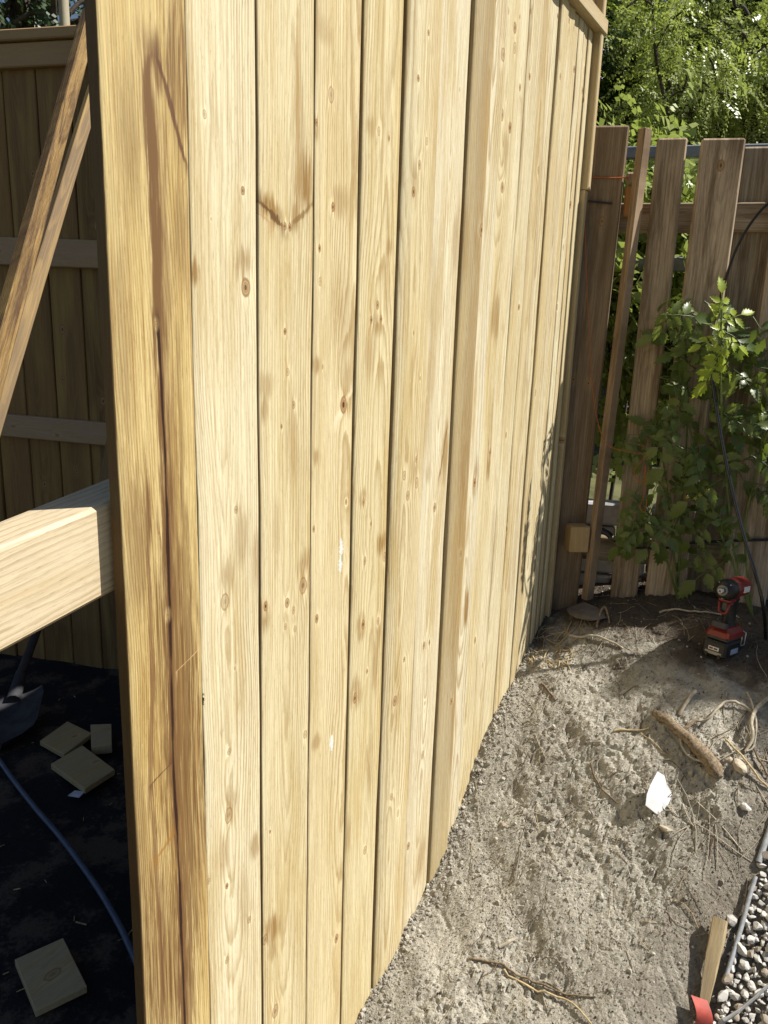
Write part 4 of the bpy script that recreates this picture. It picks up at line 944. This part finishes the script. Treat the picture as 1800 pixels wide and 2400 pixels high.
g_ = prism([(.092, oval(-.010, .031, .024)), (.105, oval(-.008, .026, .0205)), (.13, oval(-.006, .024, .019)), (.155, oval(-.004, .025, .0195)), (.175, oval(.000, .030, .021)), (.19, oval(.0, .034, .023))]); g_.sm = [len(f) == 4 for f in g_.f]
g_.build('handle', M_TB, dr)
tg = MB().tube([(.026, -.017, .178), (.044, -.016, .176), (.046, -.013, .150), (.040, -.006, .142), (.040, .006, .142), (.046, .013, .150), (.044, .016, .176), (.026, .017, .178)], .0042, 7).build('trigger_guard', M_TR, dr)
MB().box((.018, -.011, .150), (.040, .011, .180), .004).build('trigger', M_TG, dr)
MB().box((-.02, -.021, .180), (.048, .021, .192), .004).build('neck', M_TR, dr)
MB().lathe([(-.075, .014), (-.073, .027), (-.055, .032), (.0, .0335), (.028, .033), (.034, .031)], (0, 0, .222), (1, 0, 0), 22).build('motor_housing', M_TR, dr)
MB().box((-.045, -.0345, .212), (-.005, -.030, .232), .002).build('vent', M_TB, dr); MB().box((-.045, .030, .212), (-.005, .0345, .232), .002).build('vent', M_LB, dr)
MB().lathe([(.030, .0345), (.046, .0345), (.062, .030), (.068, .020)], (0, 0, .222), (1, 0, 0), 24).build('nose', M_TB, dr)
MB().lathe([(.066, .0165), (.076, .0165), (.0765, .0125), (.070, .0120)], (0, 0, .222), (1, 0, 0), 20).build('collar', plain('collar_grey', (.22, .22, .22), .4, .4, .5), dr)
MB().lathe([(.066, .0085), (.088, .0080), (.089, .0055), (.080, .005)], (0, 0, .222), (1, 0, 0), 16).build('chuck', M_TS, dr)
for a in (50, 130, 270):
    MB().box((-.0005, -.003, -.002), (.002, .003, .002), .0006).build('lamp', M_LB, dr, (.0615, .0265 * math.cos(R(a)), .222 + .0265 * math.sin(R(a))))

# ================================================================== TOMATO PLANTS AND WEEDS
M_TOM = leafmat('tomato_leaf', (.10, .15, .038), (.175, .225, .055), .4)
M_STEM = plain('green_stem', (.11, .15, .045), .6, .3, var=.3, scale=20)
def leaflet(mb, base, d, nrm, L, W_, q, teeth=4):
    d = d.normalized(); side = d.cross(nrm).normalized(); nrm = side.cross(d); N = teeth * 2 + 1
    mid = []; lf_ = []; rt = []
    for i in range(N + 1):
        t = i / N; w = W_ * (math.sin(math.pi * min(1, t ** .72)) ** .9) * (1.0 if i % 2 else .68) if 0 < t < 1 else 0
        c = base + d * (L * t) + nrm * (-.22 * L * t * t); mid.append(c)
        fw_ = d * (.10 * L if i % 2 else 0)
        lf_.append(c + side * w + nrm * (.25 * w) + fw_); rt.append(c - side * w + nrm * (.25 * w) + fw_)
    vs = mid + lf_ + rt; n = N + 1
    fs = []
    for i in range(N):
        fs.append((i, i + 1, n + i + 1, n + i)); fs.append((i, 2 * n + i, 2 * n + i + 1, i + 1))
    mb.add(vs, fs, True)
def tomato_leaf(seed):
    q = random.Random(seed); mb = MB(); L = 1.0; rach = []
    for i in range(7):
        t = i / 6; rach.append(Vector((q.uniform(-.02, .02), L * .78 * t, .06 * math.sin(t * 2) - .10 * t * t)))
    mb.tube(rach, [.016 - .008 * i / 6 for i in range(7)], 4, cap=False)
    up = Vector((0, 0, 1))
    for t, ln in ((.40, .34), (.68, .40)):
        b = rach[int(t * 6)]
        for sgn_ in (-1, 1):
            d = Vector((sgn_ * 1.0, .55 + q.uniform(-.2, .2), q.uniform(-.3, .1)))
            leaflet(mb, b + d.normalized() * .03, d, up + Vector((q.uniform(-.3, .3), q.uniform(-.3, .3), 0)), ln * q.uniform(.8, 1.15), ln * .30, q)
    for t in (.54,):
        for sgn_ in (-1, 1): leaflet(mb, rach[int(t * 6)], Vector((sgn_, .4, 0)), up, .14, .045, q, 2)
    leaflet(mb, rach[-1], Vector((q.uniform(-.2, .2), 1, -.15)), up, .50, .17, q, 5)
    return mb.mesh('leaf', M_TOM)
TL = [tomato_leaf(200 + i) for i in range(7)]
def orient(tip, nrm):
    ey = tip.normalized(); ez = (nrm - ey * nrm.dot(ey)).normalized(); ex = ey.cross(ez)
    return Matrix((ex, ey, ez)).transposed().to_quaternion()
def plant(name, label, base, stems, leaves, q, sz=(.10, .17), mat=M_STEM, meshes=TL, face=.75, off=(-.10, -.19), r=.0045):
    """stems: lists of (px,py,off); leaves: (px,py) centres"""
    pl = thing(name, label, 'plant', base); S_ = []
    for st in stems:
        c = spline([base if p is None else on_back(*p) for p in st], 5); S_.append(c); k = len(c)
        MB().tube([a - base for a in c], [r * (1 - .6 * i / k) for i in range(k)], 6).build('stem', mat, pl)
    allp = [p for c in S_ for p in c]
    for (px, py) in leaves:
        p = on_back(px, py, q.uniform(*off)); near = min(allp, key=lambda a: (a - p).length)
        s_ = q.uniform(*sz); view = (CAM - p).normalized()
        tipd = (p - near); tipd = tipd - view * tipd.dot(view)
        tipd = (tipd.normalized() if tipd.length > .01 else RT) * .7 + RT * q.uniform(-.7, .7) + Vector((0, 0, -1)) * q.uniform(-.1, .9)
        nr = view * face + Vector((0, 0, 1)) * q.uniform(.1, .9) + RT * q.uniform(-.5, .5)
        o = link('leaf', q.choice(meshes), pl, p - tipd.normalized() * s_ * .5 - base, orient(tipd, nr)); o.scale = (s_, s_, s_)
        pb_ = p - tipd.normalized() * s_ * .5
        if (near - pb_).length > .012:
            md = (near + pb_) / 2 + Vector((0, 0, .012))
            MB().tube([near - base, md - base, pb_ - base], [.0016, .0014, .0012], 4, cap=False).build('leaf_stalk', mat, pl)
    return pl
q = random.Random(33)
LV = []
while len(LV) < 50:      # dense body of the plant
    x, y = q.uniform(1560, 1850), q.uniform(700, 1330)
    lo_ = 690 + abs(x - 1690) * .9; hi_ = 1270 - max(0, x - 1720) * .5
    if lo_ < y < hi_ and q.random() < (.35 if y < 900 else 1): LV.append((x, y))
LV += [(1690, 735), (1700, 780), (1685, 820), (1672, 880), (1655, 905), (1715, 800), (1770, 960), (1790, 900), (1640, 1300), (1660, 1340), (1710, 1290), (1790, 1010), (1795, 1090)]
tb = on_dirt(1725, 1475); tb = Vector((tb.x + .03, tb.y + .12, gq(tb.x + .03, tb.y + .12)))
plant('tomato_plant', 'leafy tomato plant climbing the black rod', tb,
      [[None, (1722, 1300, -.15), (1705, 1150, -.14), (1690, 1000, -.14), (1680, 860, -.14), (1690, 740, -.13)], [None, (1745, 1250, -.14), (1770, 1120, -.13), (1790, 1000, -.12), (1800, 880, -.12)],
       [None, (1690, 1250, -.15), (1650, 1120, -.13), (1615, 1000, -.12), (1590, 900, -.11)]], LV, q)
LV2 = []
while len(LV2) < 27:
    x, y = q.uniform(1452, 1610), q.uniform(930, 1290)
    if y > 950 + (1560 - x) * .9: LV2.append((x, y))
LV2 += [(1585, 720), (1600, 740), (1568, 745), (1612, 770), (1590, 785), (1622, 735), (1560, 775), (1575, 700), (1632, 800), (1605, 820)]
tb2 = on_back(1590, 1385, -.09); tb2.z = gq(tb2.x, tb2.y)
plant('tomato_vine', 'smaller tomato vine sprawling over the boards left of the rod', tb2,
      [[None, (1575, 1250, -.12), (1560, 1120, -.11), (1540, 1000, -.10), (1530, 960, -.10)], [None, (1600, 1150, -.11), (1612, 980, -.10), (1608, 850, -.10), (1595, 720, -.10)], [None, (1540, 1240, -.12), (1500, 1180, -.11), (1470, 1150, -.10)]], LV2, q, (.075, .135))
M_SUNLIT = leafmat('sunlit_tomato_leaf', (.42, .54, .05), (.55, .62, .10), .5)  # sunlight on the top sprig painted in as a brighter leaf colour
TL_SUNLIT = []
for i in range(4):
    me = TL[i].copy(); me.materials[0] = M_SUNLIT; TL_SUNLIT.append(me)
tp = bpy.data.objects['tomato_plant']; qq = random.Random(12)
for (x, y, tx, ty, s_) in [(1688, 715, .1, 1, .10), (1715, 745, .9, .35, .09), (1690, 775, -.3, .8, .10), (1712, 800, .8, -.3, .09), (1685, 830, -.4, -.9, .11), (1672, 865, -.45, -1, .12), (1700, 850, .5, -.8, .08), (1665, 800, -.8, -.3, .08)]:
    p = on_back(x, y, -.27); tipd = RT * tx + Vector((0, 0, 1)) * ty
    nr = (CAM - p).normalized() * .7 + SUN * .8 + RT * qq.uniform(-.2, .2)
    o = link('leaf', qq.choice(TL_SUNLIT), tp, p - tipd.normalized() * s_ * .45 - tb, orient(tipd, nr)); o.scale = (s_,) * 3
c = spline([on_back(1692, 1000, -.15), on_back(1690, 920, -.22), on_back(1688, 820, -.265), on_back(1692, 725, -.27)], 5)
MB().tube([a - tb for a in c], .003, 6).build('stem', M_STEM, tp)
# small flowers
M_FL = plain('yellow_flower', (.42, .36, .06), .6, .2)
for (x, y) in [(1640, 1160), (1652, 1172), (1668, 1165), (1630, 1168), (1610, 1165), (1660, 1150)]:
    p = on_back(x, y, -.20); mb = MB()
    for i in range(5):
        a = i * 1.2566; mb.add([(0, 0, 0), (.004 * math.cos(a - .3), .004 * math.sin(a - .3), .002), (.008 * math.cos(a), .008 * math.sin(a), -.002), (.004 * math.cos(a + .3), .004 * math.sin(a + .3), .002)], [(0, 1, 2, 3)])
    f_ = mb.build('flower', M_FL, bpy.data.objects['tomato_plant'], p - tb, (CAM - p).normalized().to_track_quat('Z', 'Y'))
# broad-leaved weeds in the shade behind the fence
M_WEED = leafmat('weed_leaf', (.035, .075, .02), (.06, .11, .03), .3)
def weed_leaf(seed):
    qq = random.Random(seed); mb = MB(); mb.tube([(0, 0, 0), (0, .2, .02), (0, .4, .03)], [.02, .018, .014], 4, cap=False)
    leaflet(mb, Vector((0, .38, .03)), Vector((qq.uniform(-.1, .1), 1, -.1)), Vector((qq.uniform(-.2, .2), 0, 1)), .75, .30, qq, 4); return mb.mesh('leaf', M_WEED)
WL = [weed_leaf(300 + i) for i in range(4)]
def weed(pxs, z, n, sz, label, q):
    b = on_level(*pxs, z); b.z = float(left_z(b.x, b.y)); pl = thing('weed_plant', label, 'plant', b)
    MB().tube([(0, 0, -.01), (.01, .01, .08), (0, .02, .16)], [.005, .004, .002], 5).build('stem', M_STEM, pl)
    for i in range(n):
        a = q.uniform(0, 6.28); s_ = q.uniform(*sz); h_ = q.uniform(.02, .15)
        o = link('leaf', q.choice(WL), pl, (0, 0, h_), Quaternion((0, 0, 1), a) @ Quaternion((1, 0, 0), q.uniform(-.1, .7))); o.scale = (s_,) * 3
q = random.Random(5)
weed((190, 1500), .12, 14, (.10, .20), 'broad leaved weed under the sloping timber rail', q)
weed((260, 1420), .12, 12, (.10, .18), 'broad leaved weed against the shaded fence behind the rail', q)
weed((20, 1330), .12, 14, (.15, .25), 'dark leafy weed at the foot of the shaded plank fence', q)

# ================================================================== TREES
M_BARK = plain('tree_bark', (.075, .06, .05), .9, .2, var=.4, scale=18, bstr=.6)
def frond_base(pairs, L, ll, lw):
    V = []; F = []
    for i in range(pairs):
        t = (i + 1) / pairs * .95; y = L * t; z = -.25 * L * t * t; s_ = 1 - .45 * abs(t - .5)
        for sg in (-1, 1):
            b = len(V); dx = sg * ll * s_; dy = ll * .35 * s_
            nx, ny = -dy, dx; n_ = math.hypot(nx, ny); nx, ny = nx / n_ * lw / 2, ny / n_ * lw / 2
            V += [(0, y, z), (dx * .5 + nx, y + dy * .5 + ny, z + .004), (dx, y + dy, z - .006), (dx * .5 - nx, y + dy * .5 - ny, z - .004)]
            F.append((b, b + 1, b + 2, b + 3))
    b = len(V); V += [(-.0015, 0, 0), (.0015, 0, 0), (.001, L, -.25 * L), (-.001, L, -.25 * L)]; F.append((b, b + 1, b + 2, b + 3))
    return np.array(V), np.array(F)
def leaf_cloud(name, mat, pos, tips, nrms, base, faces, scale, parent, origin):
    ey = tips / np.linalg.norm(tips, axis=1, keepdims=True); ez = nrms - ey * (nrms * ey).sum(1, keepdims=True); ez /= np.linalg.norm(ez, axis=1, keepdims=True) + 1e-9
    ex = np.cross(ey, ez); B = base[None] * scale[:, None, None]
    V = B[..., 0:1] * ex[:, None] + B[..., 1:2] * ey[:, None] + B[..., 2:3] * ez[:, None] + (pos - np.array(origin))[:, None]
    k4 = len(base) // 4; jit = np.random.RandomState(3).normal(0, .006, (len(pos), k4, 1, 3)); V = (V.reshape(len(pos), k4, 4, 3) + jit).reshape(len(pos), -1, 3)
    n = len(base); F = (faces[None] + np.arange(len(pos))[:, None, None] * n).reshape(-1, 4)
    me = bpy.data.meshes.new(name); me.vertices.add(V.shape[0] * n); me.vertices.foreach_set('co', V.reshape(-1).astype(np.float32))
    me.loops.add(F.size); me.loops.foreach_set('vertex_index', F.ravel().astype(np.int32)); me.polygons.add(len(F))
    me.polygons.foreach_set('loop_start', (np.arange(len(F)) * 4).astype(np.int32)); me.polygons.foreach_set('loop_total', np.full(len(F), 4, np.int32)); me.update(calc_edges=True)
    me.materials.append(mat); return link(name, me, parent)
def tree(name, label, base, centre, rad, nfr, mat, seed, fr=(8, .20, .034, .016), limbs=9, trunk_r=.05, sc=(.7, 1.3), bark=M_BARK, group=None, droop=.5, clump=.28):
    q = np.random.RandomState(seed); rq = random.Random(seed); base = Vector(base); centre = Vector(centre)
    t = thing(name, label, 'tree', base, None, group)
    mid = base.lerp(centre, .55) + Vector((rq.uniform(-.1, .1), rq.uniform(-.1, .1), 0))
    MB().tube([a - base for a in spline([base - Vector((0, 0, .1)), base.lerp(mid, .5), mid, centre], 5)], [trunk_r * (1 - .75 * i / 15) for i in range(16)], 9, lump=.06, rg=rq).build('trunk', bark, t)
    ends = []
    for i in range(limbs):
        a = rq.uniform(0, 6.28); u_ = rq.uniform(-.55, .95); w_ = math.sqrt(max(0, 1 - u_ * u_)); k_ = rq.uniform(.6, 1)
        e = centre + Vector((math.cos(a) * w_ * rad[0], math.sin(a) * w_ * rad[1], u_ * rad[2])) * k_
        s0 = base.lerp(centre, rq.uniform(.5, .95)); m1 = s0.lerp(e, .5) + Vector((rq.uniform(-.1, .1), rq.uniform(-.1, .1), .12))
        c = spline([s0, m1, e], 5); MB().tube([p - base for p in c], [trunk_r * .45 * (1 - .8 * j / len(c)) for j in range(len(c))], 6, rg=rq).build('limb', bark, t)
        ends += c[3:]
        for _ in range(3):
            b0 = c[rq.randrange(4, len(c))]; e2 = b0 + Vector((rq.gauss(0, 1), rq.gauss(0, 1), rq.gauss(0, .8))).normalized() * rq.uniform(.2, .5) * rad[0]
            c2 = spline([b0, (b0 + e2) / 2 + Vector((0, 0, .05)), e2], 4); MB().tube([p - base for p in c2], [trunk_r * .16] * len(c2), 5, rg=rq).build('twig', bark, t); ends += c2[2:]
    E_ = np.array([tuple(p) for p in ends]); idx = q.randint(0, len(E_), nfr)
    pos = E_[idx] + q.normal(0, 1, (nfr, 3)) * clump * np.array(rad) * .55
    out = pos - np.array(centre); out /= np.linalg.norm(out, axis=1, keepdims=True) + 1e-6
    tips = out * .8 + q.normal(0, .6, (nfr, 3)); tips[:, 2] -= droop
    nr = np.array(tuple(SUN * 1.0 - FW * .45)) + q.normal(0, .35, (nfr, 3))
    b, f = frond_base(*fr)
    leaf_cloud('crown', mat, pos, tips, nr, b, f, q.uniform(sc[0], sc[1], nfr), t, base); return t
M_LOC = leafmat('locust_leaf', (.30, .37, .09), (.46, .50, .18), .42)
M_LOC2 = leafmat('bright_leaf', (.38, .46, .10), (.54, .58, .20), .45)
M_DKL = leafmat('dark_leaf', (.025, .055, .016), (.055, .10, .028), .3)
def view_pt(px, py, depth): d = ray(px, py); return CAM + d * (depth / d.dot(FW))
def vtree(label, px, py, depth, rad, n, mat, seed, gz=.5, **k):
    c = view_pt(px, py, depth); return tree('tree', label, (c.x + .1, c.y + .1, gz), c, rad, n, mat, seed, group='trees beyond the old fence', **k)
vtree('feathery green tree whose crown rises behind the corner of the fences', 1470, 120, 7.0, (.85, .85, 1.0), 1000, M_LOC, 41)
vtree('bright yellow green feathery tree over the middle of the old fence', 1610, 150, 5.8, (.62, .62, .85), 900, M_LOC2, 42)
vtree('feathery tree with a dark bare trunk over the right of the old fence', 1770, 130, 6.4, (.8, .8, 1.0), 900, M_LOC2, 43, trunk_r=.08)
vtree('dark dense tree standing furthest back beyond the old fence', 1440, 230, 7.6, (1.1, 1.1, 1.3), 1500, M_DKL, 44, fr=(6, .3, .07, .035))
# tree line far behind: reads as one dark mass
q = np.random.RandomState(77); N = 10000
az = np.radians(q.uniform(2, 50, N)); N = N; dd = q.uniform(9.0, 10.5, N); hh = q.uniform(.4, 7.5, N)
hx = -math.sin(YAW), math.cos(YAW); rx = math.cos(YAW), math.sin(YAW)
pos = np.stack([CAM.x + dd * (np.cos(az) * hx[0] + np.sin(az) * rx[0]), CAM.y + dd * (np.cos(az) * hx[1] + np.sin(az) * rx[1]), hh], -1)
b, f = frond_base(3, .32, .13, .09)
tag(leaf_cloud('tree_line', M_DKL, pos, q.normal(0, 1, (N, 3)), q.normal(0, .5, (N, 3)) + np.array([0, 0, 1.]), b, f, q.uniform(.7, 1.4, N), None, (0, 0, 0)), kind='stuff')
# shrubs right behind the old boards, seen through the gaps
M_SHR = leafmat('shrub_leaf', (.32, .40, .10), (.48, .52, .18), .42)
def shrub(label, px, py, off, rad, n, seed, mat=M_SHR):
    c = on_back(px, py, off); return tag(tree('shrub', label, (c.x, c.y, .5), c, rad, n, mat, seed, fr=(3, .10, .05, .032), limbs=7, trunk_r=.012, sc=(.6, 1.3), group='shrubs behind the old fence', clump=.5), None, 'shrub')
shrub('sunlit green shrub seen through the gap beside the leaning stud', 1465, 800, .55, (.30, .25, .6), 900, 51)
shrub('sunlit green shrub seen through the second gap in the old boards', 1570, 850, .6, (.30, .25, .6), 900, 52)
shrub('pale green shrub top showing above the orange cedar block', 1490, 500, .9, (.3, .2, .35), 500, 53)
# tree added out of view, right of the picture, to cast shade on the drill
c = Vector((.94, 2.66, .6)) + SUN * 4.3
tree('tree', 'dense unseen tree added beyond the old fence to shade the soil by the drill', (c.x + .2, c.y + .5, .5), c, (.36, .36, .32), 2200, M_LOC, 46, fr=(6, .14, .045, .03), limbs=26, group='trees beyond the old fence', clump=.16, droop=.1)
# tree behind the shaded fence at top left: bare dark limbs against the sky
c = view_pt(60, -60, 5.6)
tree('tree', 'dark limbed tree against the sky above the shaded plank fence', (c.x - .2, c.y + .3, 0), c, (1.2, 1.2, 1.0), 700, M_DKL, 61, fr=(5, .2, .06, .035), limbs=22, trunk_r=.10, clump=.3)
p = view_pt(152, 60, 5.0); tag(MB().tube([(0, 0, 0), (0, 0, 5)], [.035, .033], 10).build('utility_pole', wood('pole_wood', 120, (.42, .38, .28), contrast=.4), None, (p.x, p.y, .0)), 'slim pale pole behind the shaded plank fence', 'pole')
